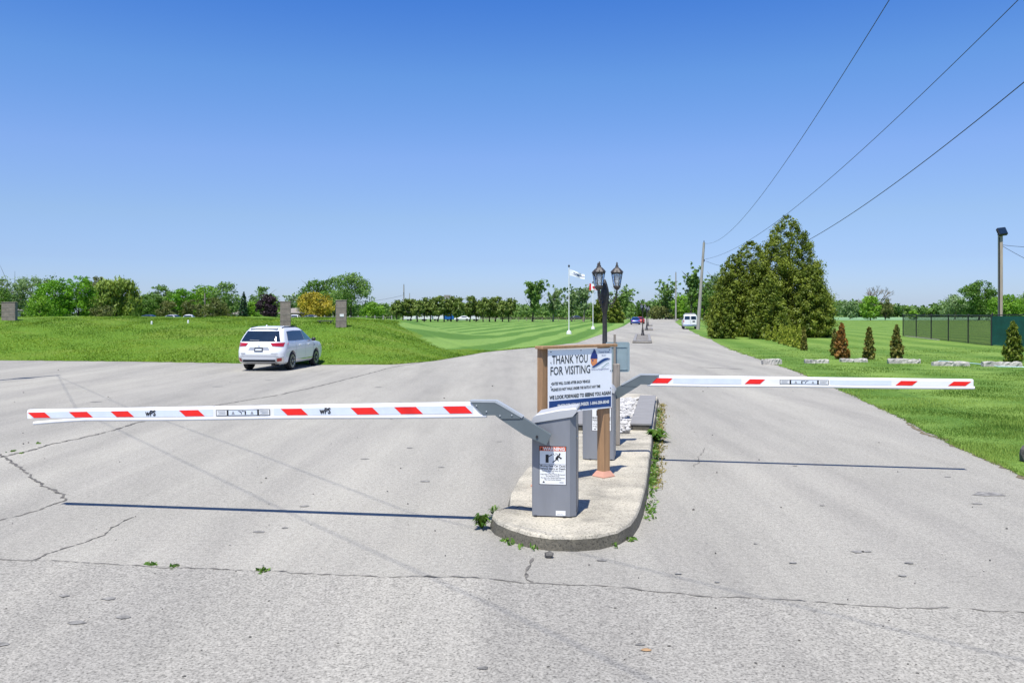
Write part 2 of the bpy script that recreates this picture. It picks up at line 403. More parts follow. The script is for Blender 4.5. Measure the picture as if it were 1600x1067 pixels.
# asphalt: parking area and road
mb = MB(); mb.add([(-95, -20, 0), (30, -20, 0), (30, 62, 0), (-95, 62, 0)], [(0, 1, 2, 3)])
ys = [62, 80, 100, 130, 160, 213, 270, 335]
V = []; 
for y in ys:
    xl = float(np.interp(y, [p[1] for p in LB[4:]], [p[0] for p in LB[4:]])) - 3
    V += [(xl, y, 0), (rb(y) + 3, y, 0)]
mb.add(V, [(2 * i, 2 * i + 1, 2 * i + 3, 2 * i + 2) for i in range(len(ys) - 1)])
asph = tag(mb.build('asphalt', MT['asphalt'], smooth=False), kind='structure')
# cross road at the far end
mb = MB(); mb.add([(-260, 322, .08), (300, 338, .08), (300, 348, .08), (-260, 332, .08)], [(0, 1, 2, 3)])
tag(mb.build('road', MT['gravelroad'], smooth=False), kind='structure')
# seam line in front (photo pixels)
SEAM = [(-220, 862), (-60, 868), (0, 871), (60, 875), (130, 880), (200, 882), (270, 886), (400, 892), (480, 895), (560, 900), (640, 902), (760, 905), (840, 911), (920, 914), (1000, 921), (1090, 930), (1180, 935), (1280, 941), (1400, 948), (1500, 951), (1600, 957), (1760, 965)]
sw = [G(*p) for p in SEAM]
mb = MB(); k = len(sw)
mb.add([(x, y, .004) for x, y in sw] + [(x * 1.0, -18, .004) for x, y in sw], [(k + i, k + i + 1, i + 1, i) for i in range(k - 1)])
tag(mb.build('road_apron', MT['apron'], smooth=False), kind='structure')

def ribbon(mb, pts, w, z, jit=.012, mi=0, seg=.045, wv=.95):
    P = [Vector(p) for p in pts]; out = []
    for a, b in zip(P, P[1:]):
        n = max(1, int((b - a).length / seg))
        for i in range(n): out.append(a.lerp(b, i / n))
    out.append(P[-1]); rr = random.Random(int(abs(pts[0][0]) * 1000))
    L = []; off = 0
    for i, p in enumerate(out):
        d = (out[min(i + 1, len(out) - 1)] - out[max(i - 1, 0)]).normalized(); nrm = Vector((-d.y, d.x))
        off = off * .86 + rr.gauss(0, jit); ww = w * rr.uniform(1 - wv, 1 + wv) / 2
        c = p + nrm * off; L += [(*(c + nrm * ww), z), (*(c - nrm * ww), z)]
    mb.add(L, [(2 * i, 2 * i + 1, 2 * i + 3, 2 * i + 2) for i in range(len(out) - 1)], mi)
for pix, w, z in (
    (SEAM[1:], .016, .008),
    ([(-40, 693), (0, 710), (50, 745), (103, 779)], .03, .0045),
    ([(103, 779), (60, 797), (0, 813), (-60, 830)], .022, .0045),
    ([(208, 808), (150, 840), (58, 875)], .018, .0045),
    ([(0, 715), (100, 690), (160, 677), (205, 663), (235, 656), (340, 633), (420, 620), (500, 603), (575, 584), (612, 574), (660, 566), (740, 554)], .05, .0045),
    ([(836, 872), (834, 890), (842, 911)], .02, .0045),
    ([(1090, 574), (1120, 575), (1160, 577)], .12, .0045),
    ([(1100, 700), (1085, 730)], .008, .0045),
):
    mb = MB(); ribbon(mb, [G(*p) for p in pix], w, z); mb.build('crack', MT['seam' if pix[0] == SEAM[1] else 'crack'], asph, smooth=False)
# scattered stains
mb = MB(); rr = random.Random(3)
spots = [(1545, 772, .16), (1527, 787, .05), (1480, 745, .035), (1340, 862, .05), (1355, 862, .04), (1242, 728, .03), (886, 764, .03), (1285, 790, .03), (1420, 880, .035), (1240, 880, .03), (476, 791, .045), (406, 831, .05), (445, 825, .03), (100, 932, .04), (170, 936, .05), (192, 965, .045), (120, 974, .05), (755, 1045, .03), (1000, 1008, .03), (570, 717, .05), (690, 730, .05), (665, 752, .06), (640, 700, .05), (0, 1008, .05), (1410, 900, .03), (940, 876, .04), (1060, 897, .025), (1180, 850, .02), (1120, 910, .02), (340, 604, .14), (590, 605, .1), (420, 594, .1), (150, 628, .12), (60, 752, .02), (780, 690, .04)]
for px, py, r in spots:
    x, y = G(px, py); zz = .005 if py < 880 else .009
    n = 9; vs = [(x + r * 1.3 * rr.uniform(.6, 1.2) * math.cos(6.283 * i / n), y + r * .9 * rr.uniform(.6, 1.2) * math.sin(6.283 * i / n), zz) for i in range(n)]
    mb.add(vs, [tuple(range(n))])
tag(mb.build('stain', MT['patch'], asph, smooth=False), kind='stuff')

mb = MB(); rr = random.Random(21)
for i in range(210):
    yy = 1 / rr.uniform(1 / 34., 1 / 4.2); xx = rr.uniform(-.62, .62) * yy
    if xx > rb(yy) or (abs(xx - .184 * yy + 1.1) < 1.1 and yy > 7.9): continue
    q = rr.uniform(.003, .008) * (.6 + yy / 12); n = 5; a0 = rr.uniform(0, 6)
    M0 = Matrix.Translation((xx, yy, q * .5 + .004)) @ Matrix.Rotation(a0, 4, 'Z') @ Matrix.Diagonal((q * rr.uniform(1, 2), q, q * .7, 1))
    mb.lathe([(.4, -.9), (1, 0), (.4, .9)], 5, mi=rr.choice((0, 0, 1)), M=M0)
tag(mb.build('gravel', [MT['rock'], MT['block']], smooth=False), 'loose grit and crumbs scattered over the asphalt', 'grit', kind='stuff')

# left lawn with berm
jr = np.random.default_rng(4)
xs = sorted(set(np.round(np.concatenate([np.arange(-95, -30, 2.5), np.arange(-30, 6, .35), np.arange(6, 54, 1.2)]), 3)))
jit = {x: float(jr.normal(0, .12)) for x in xs}
vsl = [0, .3, .8] + list(np.arange(1.5, 24, 1.0)) + list(np.arange(25, 56, 2.5)) + [60, 75, 100, 130, 170, 220, 290]
def fl(x, v):
    y = lb(x) + v + (jit[x] if v < 1 else 0); 
    if y > 322: y = 322
    return (x, y, zl(x, y) if v > 0 else .012)
def is_mown(p):
    x, y, z = p; v = y - lb(x)
    lim = float(np.interp(x, [-12, -9, -7.2, -5, -3, -1.2], [60, 34, 16, 9, 4.5, 0]))
    return 1 if v > lim + 1.2 * math.sin(x * 2) or x > -1.2 else 0
me = grid('lawn', xs, vsl, fl, [MT['berm'], MT['lawnl']], is_mown)
tag(link('lawn', me), kind='structure')
# right lawn
ysr = sorted(set(np.round(np.concatenate([np.arange(-14, 60, .3), np.arange(60, 320, 4.)]), 3)))
jit2 = {y: float(jr.normal(0, .045 if y < 40 else .12)) for y in ysr}
def fr(y, v): 
    x = rb(y) + v + (jit2[y] if v < .5 else 0); return (x, y, .010 if v == 0 else .03 + .02 * math.sin(x * .8) * math.sin(y * .6) * (v > 1))
me = grid('lawn', ysr, [0, .12, .5, 1, 2, 3.5, 5, 8, 12, 18, 30, 50, 90, 150, 260], fr, [MT['lawnr']])
for p in me.polygons: p.flip() if hasattr(p, 'flip') else None
o = tag(link('lawn', me), kind='structure')
# soil strip at the edge of the right lawn
mb = MB(); ribbon(mb, [(rb(y) + .02, y) for y in np.arange(2, 60, 1.0)], .07, .006, .03, seg=.12, wv=1.0)
mb.build('soil_edge', MT['dirt'], asph, smooth=False)
# pale crop field far right
mb = MB(); mb.add([(75, 255, .09), (420, 235, .09), (520, 430, .09), (110, 430, .09)], [(0, 1, 2, 3)])
tag(mb.build('field', MT['field'], smooth=False), kind='structure')

# ------------------------------------------------------------------ grass blades (real geometry)
def blades(name, X, Y, Z, H, Wd, mat, lean=.35):
    n = len(X); a = rng.uniform(0, 2 * np.pi, n); la = rng.uniform(0, 2 * np.pi, n); ll = H * lean * rng.uniform(.2, 1.3, n)
    V = np.zeros((n, 3, 3)); dx = np.cos(a) * Wd / 2; dy = np.sin(a) * Wd / 2
    V[:, 0] = np.stack([X - dx, Y - dy, Z], 1); V[:, 1] = np.stack([X + dx, Y + dy, Z], 1)
    V[:, 2] = np.stack([X + np.cos(la) * ll, Y + np.sin(la) * ll, Z + H], 1)
    nz = .5 + .2 * np.sin(X * 1.3 + np.sin(Y * .9) * 2) + .22 * np.sin(Y * .75 + X * .3 + 2 * np.sin(X * .21)) + .18 * np.sin(X * .37 - Y * 1.9) + .12 * np.sin(X * 3.1 + Y * 2.3)
    me = mesh_np(name, V, 3, [mat], np.clip(nz * .75 + rng.uniform(-.35, .55, n), 0, 1)); return me
n = 330000
Y = 1 / rng.uniform(1 / 55., 1 / 7.0, n); rbv = np.array([np.interp(Y, [p[0] for p in RB], [p[1] for p in RB])])[0]
Xm = Y * .64 + 4.5; X = rbv + (Xm - rbv) * rng.uniform(-.009, 1, n) * (Xm > rbv) + rng.normal(0, .02, n)
ok = Xm > rbv - .2; X, Y = X[ok], Y[ok]
hh = rng.uniform(.02, .075, len(X)) * (.75 + .35 * np.sin(X * 2.1 + np.sin(Y * 1.7) * 2))
tag(link('grass', blades('grass_right', X, Y, np.full(len(X), .02), hh, .0085 * Y / 12, LM['blade'])), kind='stuff')
# berm grass
n = 175000
X = rng.uniform(-40, 2, n); v = rng.uniform(0, 1, n) ** 1.2 * 20
Y = np.array([lb(x) for x in X]) + v; Z = np.array([zl(a, b) for a, b in zip(X, Y)]) - .01
lim = np.interp(X, [-12, -9, -7.2, -5, -3, -1.2], [60, 34, 16, 9, 4.5, 0.2])
ok = (v < lim + .5) & (np.abs(X / Y) < .85); X, Y, Z = X[ok], Y[ok], Z[ok]
pn = .5 + .5 * np.sin(X * .8 + Y * .35) * np.sin(Y * .9 - X * .25)
tag(link('grass', blades('grass_berm', X, Y, Z, rng.uniform(.03, .08, len(X)) * (.6 + .8 * pn), .032, LM['bladeb'], .9)), kind='stuff')

# ------------------------------------------------------------------ island with kerb
def sroad(y, c): return .184 * y + c
def island_outline():
    pts = [(-.03, 9.35), (-.2, 9.12), (-.21, 8.9), (-.15, 8.65), (-.02, 8.42), (.16, 8.2), (.36, 8.08), (.6, 8.06), (.82, 8.12), (1.03, 8.3), (1.2, 8.6), (1.31, 8.95), (1.42, 9.4)]
    out = [(x, y) for x, y in pts]
    for y in np.arange(10.5, 21.6, 1.0): out.append((sroad(y, -.28) + .012 * math.sin(y * 3), y))
    out += [(3.65, 21.9), (3.3, 22.3), (2.6, 22.3), (2.15, 21.9)]
    for y in np.arange(21.0, 9.9, -1.0): out.append((sroad(y, -1.93) + .06 * (y < 11) + .012 * math.sin(y * 2), y))
    return out
OUT = island_outline()
c = Vector((1.6, 14.0))
def insw(p, d):
    v = Vector(p); 
    i = OUT.index(p); a = Vector(OUT[i - 1]); b = Vector(OUT[(i + 1) % len(OUT)]); t = (b - a).normalized(); nn = Vector((-t.y, t.x))
    return v + nn * d
mb = MB(); n = len(OUT)
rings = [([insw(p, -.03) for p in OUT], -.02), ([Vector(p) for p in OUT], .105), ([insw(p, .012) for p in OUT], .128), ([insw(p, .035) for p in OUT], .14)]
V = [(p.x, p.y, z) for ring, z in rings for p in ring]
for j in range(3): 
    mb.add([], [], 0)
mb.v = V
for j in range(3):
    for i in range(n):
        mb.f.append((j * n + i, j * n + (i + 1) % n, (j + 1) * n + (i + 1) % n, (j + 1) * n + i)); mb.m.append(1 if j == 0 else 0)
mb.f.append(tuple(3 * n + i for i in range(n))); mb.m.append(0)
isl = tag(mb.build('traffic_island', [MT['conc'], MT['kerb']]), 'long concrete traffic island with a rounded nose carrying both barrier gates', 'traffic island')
mb = MB(); ribbon(mb, [G(772, 797, .14), G(800, 793, .14), G(812, 790, .14), G(832, 795, .14)], .012, .1425, .01, seg=.04); mb.build('crack', MT['crack'], isl, smooth=False)
# timber borders
def border(c0, label, y0=15.3, y1=20.6):
    t = thing('timber_border', (sroad(y0, c0), y0, .14), -math.atan(.184), label, 'planter border', 'timber borders of the gravel bed')
    m = MB(); k = 0; y = 0.; L = (y1 - y0) * 1.017
    while y < L - .1:
        m.box((0, y + .068, .11), (.38, .128, .035), 0, bev=.004); y += .137; k += 1
    m.build('deck_board', MT['deck'], t)
    m = MB(); m.box((0, L / 2, .045), (.30, L - .04, .088)); m.build('frame', MT['kerb'], t)
border(-.50, 'grey timber border board along the right side of the gravel bed')
border(-1.71, 'grey timber border board along the left side of the gravel bed, behind the near gate')
# gravel
rs = np.random.default_rng(8); mb = MB()
mb.add([(sroad(14.9, -1.52), 14.9, .145), (sroad(14.9, -.69), 14.9, .145), (sroad(20.6, -.69), 20.6, .145), (sroad(20.6, -1.52), 20.6, .145)], [(0, 1, 2, 3)], 1)
for i in range(1150):
    y = rs.uniform(14.9, 20.6); u = rs.uniform(.235, .98) if False else rs.uniform(0, 1); x = sroad(y, -1.5 + u * .8)
    s = rs.uniform(.024, .05); n = 6; ph = rs.uniform(0, 6)
    A = Matrix.Translation((x, y, .14 + rs.uniform(.01, .07))) @ Matrix.Rotation(rs.uniform(0, 6), 4, 'Z') @ Matrix.Rotation(rs.uniform(-.5, .5), 4, 'X') @ Matrix.Diagonal((s * 1.3, s, s * .75, 1))
    mb.lathe([(.35, -.9), (.9, -.35), (1, .25), (.45, .9)], 6, mi=0, M=A)
tag(mb.build('gravel', [MT['stone'], MT['crack']], smooth=False), 'white river stones filling the bed between the timber borders', 'gravel', kind='stuff')

# ------------------------------------------------------------------ barrier gates
D1 = 8.60
def LL(px, py, d=D1): return ((px - 832) * d / F - .2, CH - (py - YH) * d / F - .14)
def barrier(loc, rz, label, droop, length, stripes, patches, sticker, logos, tip_strip_drop, front=-1):
    """local -x: arm side, -y: face carrying the arm, +x: high side of the roof"""
    t = thing('barrier_gate', loc, rz, label, 'barrier gate', 'barrier gates on the traffic island')
    x0, x1, ch = -.2, .195, .06
    sec = [(x0 + .012, -.2), (x1, -.2), (x1 + ch, -.15), (x1 + ch, .15), (x1, .2), (x0 + .012, .2), (x0, .188), (x0, -.188)]
    def ztop(x): return .965 + (x - x0) / (x1 - x0) * .075
    m = MB(); n = len(sec)
    m.add([(x, y, .012) for x, y in sec] + [(x, y, ztop(x)) for x, y in sec], [(i, (i + 1) % n, n + (i + 1) % n, n + i) for i in range(n)] + [tuple(range(n)), tuple(range(n, 2 * n))])
    m.build('cabinet', MT['grey'], t, smooth=20)
    m = MB(); m.box((0, 0, .006), (.37, .36, .014)); 
    for sx in (-.16, .14):
        for sy in (-.205, .205): m.box((sx, sy, .008), (.03, .02, .016))
    m.build('base_plate', MT['blk'], t)
    m = MB(); m.box((x1 + ch + .001, -.135, .49), (.003, .004, .88)); m.box((x1 + ch + .001, .135, .49), (.003, .004, .88)); m.box((x1 + ch + .001, 0, .05), (.003, .27, .004)); m.build('door_seam', MT['blk'], t)
    m = MB(); m.lathe([(.014, 0), (.014, .006), (.009, .009)], 14, M=Matrix.Translation((x1 + ch, -.11, .82)) @ Matrix.Rotation(R(90), 4, 'Y')); m.build('lock', MT['chrome'], t)
    # sloped cap: profile in x-z
    m = MB()
    prof = [(x0 - .006, .962), (x0 + .05, .977), (x1 - .03, 1.032), (x1 + .03, 1.055), (x1 + .068, 1.10), (x1 + .074, 1.125), (x1 + .062, 1.135), (.08, 1.112), (x0 + .05, 1.062), (x0 + .015, 1.03), (x0 - .008, .985)]
    k = len(prof); vs = []
    for yy, ins in ((-.212, .012), (-.203, 0), (.203, 0), (.212, .012)):
        for (x, z) in prof: vs.append((x * (1 - ins * .5), yy, z - (ins if z > 1.05 else 0)))
    fs = [(j * k + i, j * k + (i + 1) % k, (j + 1) * k + (i + 1) % k, (j + 1) * k + i) for j in range(3) for i in range(k)] + [tuple(range(k)), tuple(range(3 * k, 4 * k))]
    m.add(vs, fs); m.build('cap', MT['cap'], t, smooth=25)
    m = MB(); m.box((-.01, 0, .966 + .045), (.36, .404, .012), M=Matrix.Rotation(0, 4, 'Y')); 
    # bracket
    y0, y1 = -.345, -.262
    low = [LL(818, 653), LL(865, 681), LL(858, 697), LL(822, 682), LL(783, 657), LL(776, 651)]
    m = MB(); m.prism(low, y0 + .008, y1, 'y', 0); m.build('lower_arm_bracket', MT['dgrey'], t)
    up = [LL(735, 629.5), LL(776, 629), LL(784, 633), LL(819, 652.5), LL(816, 656), LL(783, 657), LL(776, 651.5), LL(757, 652)]
    m = MB(); m.prism(up, y0, y1 + .004, 'y', 0)
    edge = [LL(735, 628.5), LL(777, 628), LL(785, 632), LL(821, 652.5), LL(819, 655), LL(783, 635), LL(776, 631.5), LL(737, 631.5)]
    m.prism(edge, y0 - .003, y1 + .008, 'y', 1)  # pale grey strip paints in the highlight along the bracket's top edge
    for q in ((746, 637), (762, 646), (784, 652), (803, 651)):
        x, z = LL(*q); m.lathe([(.008, 0), (.008, .006), (.004, .009)], 8, M=Matrix.Translation((x, y0, z)) @ Matrix.Rotation(R(90), 4, 'X'), mi=1)
    m.build('upper_arm_bracket', [MT['dgrey'], MT['lgrey']], t)
    m = MB(); x, z = LL(843, 684); m.lathe([(.013, 0), (.013, .012)], 12, M=Matrix.Translation((x, y0 + .01, z)) @ Matrix.Rotation(R(90), 4, 'X'))
    x, z = LL(852, 684); m.lathe([(.05, -.075), (.05, .0)], 16, M=Matrix.Translation((x, -.265, z)) @ Matrix.Rotation(R(90), 4, 'X'))
    m.build('pivot_bolt', MT['blk'], t)
    # beam
    bx, bz = LL(757, 640.3); yc = -.302
    ca, sa = math.cos(droop), math.sin(droop)
    B = Matrix.Translation((bx, yc, bz)) @ Matrix(((-ca, 0, sa, 0), (0, 1, 0, 0), (-sa, 0, -ca, 0), (0, 0, 0, 1)))
    B = Matrix.Translation((bx, yc, bz)) @ Matrix.Rotation(-droop, 4, 'Y')  # beam runs to local -x
    def hs_(u): return 1 - .2 * u / length
    sect = [(-.032, -.064), (-.032, .030), (-.018, .062), (.018, .062), (.032, .030), (.032, -.064)]
    m = MB(); us = [-.14, length * .25, length * .5, length * .75, length - .01, length]; k = len(sect); vs = []
    for u in us:
        s = hs_(u) * (.9 if u == length else 1)
        for (a, b_) in sect: vs.append((-u, a * (.9 if u == length else 1), b_ * s))
    m.add(vs, [(j * k + i, j * k + (i + 1) % k, (j + 1) * k + (i + 1) % k, (j + 1) * k + i) for j in range(len(us) - 1) for i in range(k)] + [tuple(range(k)), tuple(range((len(us) - 1) * k, len(us) * k))], 0, B)
    ya = front * .0335
    def pan(u0, u1, z0, z1, mi, off=0, slant=0.):
        zc0, zc1 = z0 * hs_(u0), z1 * hs_(u0); yy = ya + front * off; th = front * .0008
        q = [(-u0 - slant, yy, zc1), (-u1 - slant, yy, zc1 * hs_(u1) / hs_(u0)), (-u1, yy, zc0 * hs_(u1) / hs_(u0)), (-u0, yy, zc0)]
        m.add(q, [(0, 1, 2, 3)], mi, B)
    for u0, u1 in patches: pan(u0, u1, -.056, .026, 2)
    for u0, u1 in stripes: pan(u0, u1, -.054, .022, 1, .0015, .075)
    beam = m.build('barrier_arm', [MT['white'], MT['red'], MT['refl']], t, smooth=None)
    # sticker panels
    m = MB(); u0, u1 = sticker; w = u1 - u0; ys_ = ya + front * .004
    s3 = hs_((u0 + u1) / 2)
    def rect(a, b_, z0, z1, mi, o=0):
        yy = ys_ + front * o
        m.add([(-(u0 + a * w), yy, z0 * s3), (-(u0 + b_ * w), yy, z0 * s3), (-(u0 + b_ * w), yy, z1 * s3), (-(u0 + a * w), yy, z1 * s3)], [(0, 1, 2, 3)], mi, B)
    rect(0, 1, -.052, .02, 1)
    for a, b_, mi in ((.012, .20, 0), (.235, .765, 2), (.80, .988, 0)): rect(a, b_, -.046, .014, mi, .001)
    for a, b_ in ((.03, .18), (.82, .97)):
        for q in (-.036, -.024, -.012, .001): rect(a, b_ - .03 * (q == -.024), q, q + .005, 3, .002)
    for cx_ in (.33, .68):
        yy = ys_ + front * .002
        m.add([(-(u0 + (cx_ - .03) * w), yy, -.036 * s3), (-(u0 + (cx_ + .03) * w), yy, -.036 * s3), (-(u0 + cx_ * w), yy, .006 * s3)], [(0, 1, 2)], 3, B)
    rect(.44, .465, -.04, .004, 1, .002); rect(.465, .51, -.004, .004, 1, .002)
    yy = ys_ + front * .002
    for (a, b_, q, r_) in ((.52, .535, -.036, -.01), (.53, .56, -.012, 0), (.55, .59, .0, .006), (.5, .52, .002, .008)): rect(a, b_, q, r_, 1, .002)
    m.build('warning_label', [MT['label'], MT['black'], MT['refl'], MT['ltext']], beam, smooth=False)
    if logos:
        for u in logos:
            m = MB(); text_add(m, 'wPS', -u, -.035, .085, ya - .004, .125, 0, .0028, 'CENTER', B)
            m.build('lettering', MT['black'], beam, smooth=False)
    # edge strip below the arm
    m = MB(); pts = []; rr_ = []
    for i in range(41):
        u = length * i / 40 * (.985 if tip_strip_drop else 1.003) - .03 * (1 - i / 40); z = -.064 * hs_(max(u, 0)) - .019
        z -= .003 * math.sin(u * 2.2) + (tip_strip_drop * max(0, (u - length * .86) / (length * .14)) ** 1.2)
        pts.append((-u, front * .020, z)); rr_.append(.0215)
    m.tube(pts, rr_, 10, 0, B)
    m.box((-length * .19, 0, -.085), (.012, .044, .048), 1, B)
    m.build('edge_strip', [MT['rub'], MT['ltext']], t, smooth=50)
    return t

dr1 = math.atan(.155 / 5.05)
g1rot = -R(9.0); g1x, g1y = .435, 9.0
def u_of(px, x0, y0, cx_, sy_):   # distance along an arm for a photo column
    k = (px - 800) / F; return (x0 - k * y0) / (cx_ + k * sy_) if True else 0
a1 = (math.cos(g1rot), math.sin(g1rot))
bx, bz = LL(757, 640.3)
ax0 = g1x + bx * a1[0] + .302 * a1[1]; ay0 = g1y + bx * a1[1] - .302 * a1[0]
U1 = lambda px: u_of(px, ax0, ay0, a1[0], -a1[1])
st1 = [(U1(b), U1(a)) for a, b in ((56, 82), (120, 148), (185, 212), (292, 322), (451, 483), (560, 594), (628, 662), (704, 739))]
L1 = U1(45)
gate1 = barrier((g1x, g1y, .14), g1rot, 'grey barrier gate nearest the camera, its red and white arm reaching left', dr1, L1, st1, [(U1(740), U1(430)), (U1(335), U1(52))], (U1(424), U1(340)), [U1(510), U1(238)], .045)
# warning sign on the cabinet of gate 1
def warn_label(t, x0, x1, z0, z1, y, sgn=-1):
    M0 = Matrix.Identity(4) if sgn < 0 else Matrix.Rotation(math.pi, 4, 'Z')
    if sgn > 0: y = -abs(y)
    w = x1 - x0; h = z1 - z0; m = MB()
    def rect(a, b, c_, d, mi, o): m.add([(x0 + a * w, y - o, z0 + c_ * h), (x0 + b * w, y - o, z0 + c_ * h), (x0 + b * w, y - o, z0 + d * h), (x0 + a * w, y - o, z0 + d * h)], [(0, 1, 2, 3)], mi, M0)
    def poly(pp, mi, o): m.add([(x0 + a * w, y - o, z0 + b * h) for a, b in pp], [tuple(range(len(pp)))], mi, M0)
    rect(0, 1, 0, 1, 1, .001); rect(.02, .98, .012, .988, 0, .002)
    rect(.02, .98, .875, .988, 2, .003)
    poly([(.05, .89), (.13, .89), (.09, .97)], 1, .004)
    rect(.02, .98, .525, .532, 1, .003)
    text_add(m, 'WARNING', x0 + .15 * w, z0 + .892 * h, .115 * h, y - .004, w * .80, 3, .0015, M=M0)
    rect(.24, .35, .57, .78, 1, .003); poly([(.35, .74), (.46, .79), (.5, .79), (.47, .765), (.35, .71)], 1, .003)
    for cx_, cz in ((.53, .80), (.58, .77), (.62, .81), (.66, .79)): rect(cx_ - .012, cx_ + .015, cz - .01, cz + .01, 1, .003)
    poly([(.70, .76), (.75, .83), (.79, .80), (.74, .74)], 1, .003)
    poly([(.60, .70), (.68, .77), (.73, .75), (.70, .68), (.72, .60), (.66, .65), (.62, .63), (.50, .565), (.49, .59), (.60, .65)], 1, .003)
    poly([(.70, .74), (.84, .70), (.83, .67), (.70, .71)], 1, .003); poly([(.76, .75), (.80, .68), (.78, .66), (.74, .73)], 1, .003)
    text_add(m, 'Moving Gate Can Cause', x0 + .04 * w, z0 + .465 * h, .072 * h, y - .003, w * .92, 1, .0006, M=M0)
    text_add(m, 'Serious Injury or Death', x0 + .04 * w, z0 + .395 * h, .072 * h, y - .003, w * .92, 1, .0006, M=M0)
    for i, (tx, wd) in enumerate((('Operate Gate Only When Area Is', .78), ('Clear', .1), ('Keep Gate in View While Moving and', .9), ('Do Not Stand Under', .5), ('This Gate Is For Vehicles Only Pedestrians', .88), ('Must Use Another Entrance', .6))):
        text_add(m, tx, x0 + (.5 - wd / 2) * w, z0 + (.345 - i * .045) * h, .042 * h, y - .003, w * wd, 1, .0002, M=M0)
    poly([(.12, .05), (.22, .05), (.17, .10)], 1, .003); rect(.75, .9, .055, .075, 4, .003)
    m.build('warning_label', [MT['label'], MT['black'], MT['orange'], MT['label'], MT['ltext']], t, smooth=False)
lx0, lz1 = LL(843.5, 697.5, 8.77); lx1, lz0 = LL(886.5, 758, 8.77)
warn_label(gate1, lx0, lx1, lz0, lz1, -.2)
m = MB(); m.box((.10, -.2015, .045), (.10, .002, .05)); text_add(m, 'MADE IN CANADA' if False else 'SERIAL', .06, .03, .012, -.2035, .07, 1); m.build('serial_plate', [MT['label'], MT['ltext']], gate1, smooth=False)

# gate 2 (turned half round)
g2rot = math.pi - R(10.6); g2x, g2y = 1.30, 12.40
a2 = (-math.cos(g2rot), -math.sin(g2rot))           # arm direction in the world
def A2(): 
    X0 = g2x + bx * math.cos(g2rot) + .302 * math.sin(g2rot); Y0 = g2y + bx * math.sin(g2rot) - .302 * math.cos(g2rot); return X0, Y0
b0, b1_ = A2()
def U2(px): k = (px - 800) / F; return (k * b1_ - b0) / (a2[0] - k * a2[1])
st2 = [(U2(a), U2(b)) for a, b in ((1018, 1043), (1163, 1187), (1398, 1424), (1480, 1507))]
gate2 = barrier((g2x, g2y, .14), g2rot, 'far barrier gate behind the thank-you sign, its arm reaching right across the lane', -R(.2), U2(1520), st2, [(U2(1052), U2(1158)), (U2(1296), U2(1392))], (U2(1218), U2(1294)), [], 0., 1)
warn_label(gate2, -.12, .16, .42, .80, .2, 1)

# ------------------------------------------------------------------ thank-you sign
pl = Vector((.435, 10.30)); pr = Vector((1.285, 10.99)); ang = math.atan2(pr.y - pl.y, pr.x - pl.x); PW = (pr - pl).length
sg = thing('sign', (pl.x, pl.y, .14), ang, 'white and blue thank-you sign on two wooden posts between the gates', 'sign')
ztop_, zbot = 1.80 - .14, 1.03 - .14
PHt = ztop_ - zbot
m = MB(); m.box((PW / 2, 0, (ztop_ + zbot) / 2), (PW, .006, PHt), 0); 
m.build('panel', MT['panel'], sg)
m = MB(); m.box((PW / 2, -.0045, zbot + .085), (PW - .03, .002, .13)); m.build('blue_band', MT['blue'], sg)
y_ = -.005
for tx, ax_, az_, sz_, wd_, bo_, mt_, yy_ in (('THANK YOU', .062, .60, .145, .60, .0016, 'signtext', y_), ('FOR VISITING', .03, .465, .145, .67, .0016, 'signtext', y_),
    ('\u2022GATES WILL CLOSE AFTER EACH VEHICLE', .045, .345, .046, .66, .0016, 'signtext', y_), ('\u2022PLEASE DO NOT WALK UNDER THE GATE AT ANY TIME', .045, .272, .046, .84, .0016, 'signtext', y_),
    ('WE LOOK FORWARD TO SEEING YOU AGAIN!', .022, .172, .062, 1.06, .0026, 'signtext', y_), ('EMERGENCY NUMBER 1-844-384-8048', .15, .062, .058, .89, .002, 'label', -.0075)):
    m = MB(); text_add(m, tx, ax_, zbot + az_, sz_, yy_, wd_, 0, bo_); m.build('lettering', MT[mt_], sg, smooth=False)
lx, lz = .722, zbot + .455
def lpm(quads_, mt, o=0, nm='logo_mark'):
    m = MB()
    for pts in quads_: m.add([(lx + a * .355, y_ - o, lz + b * .29) for a, b in pts], [tuple(range(len(pts)))])
    m.build(nm, MT[mt], sg, smooth=False)
lpm([[(-.01, .47), (.06, .34), (.22, .34), (.31, .47), (.30, .72), (-.01, .72)]], 'peach')
lpm([[(-.03, .64), (.32, .64), (.31, .82), (.26, .86), (.23, .98), (.15, 1.08), (.09, .94), (.04, .88), (-.02, .74)]], 'navy', .001)
lpm([[(.05, .54), (.11, .54), (.11, .60), (.05, .60)]], 'navy', .002)
N = 14; top = []; bot = []
for i in range(N + 1):
    s_ = i / N; zc = .42 + .19 * math.sin((s_ - .35) * 3.0); th = .062 * math.sin(math.pi * min(1, s_ * 1.02)) ** .7 + .006
    top.append((.02 + s_ * .96, zc + th)); bot.append((.02 + s_ * .96, zc - th))
lpm([[top[i], top[i + 1], bot[i + 1], bot[i]] for i in range(N)], 'blue', .002)
top = [(.52 + .38 * i / 8, .33 + .10 * math.sin((i / 8 - .4) * 3)) for i in range(9)]
lpm([[top[i], top[i + 1], (top[i + 1][0], top[i + 1][1] - .03), (top[i][0], top[i][1] - .03)] for i in range(8)], 'mint', .003)
for tx, ax_, az_, sz_, wd_ in (('Transit Street', .13, .255, .036, .20), ('Resort', .19, .215, .028, .075), ('Community Managed by Resort', .0, .040, .028, .32)):
    m = MB(); text_add(m, tx, lx + ax_, lz + az_, sz_, y_, wd_, 0); m.build('small_lettering', MT['navy'], sg, smooth=False)
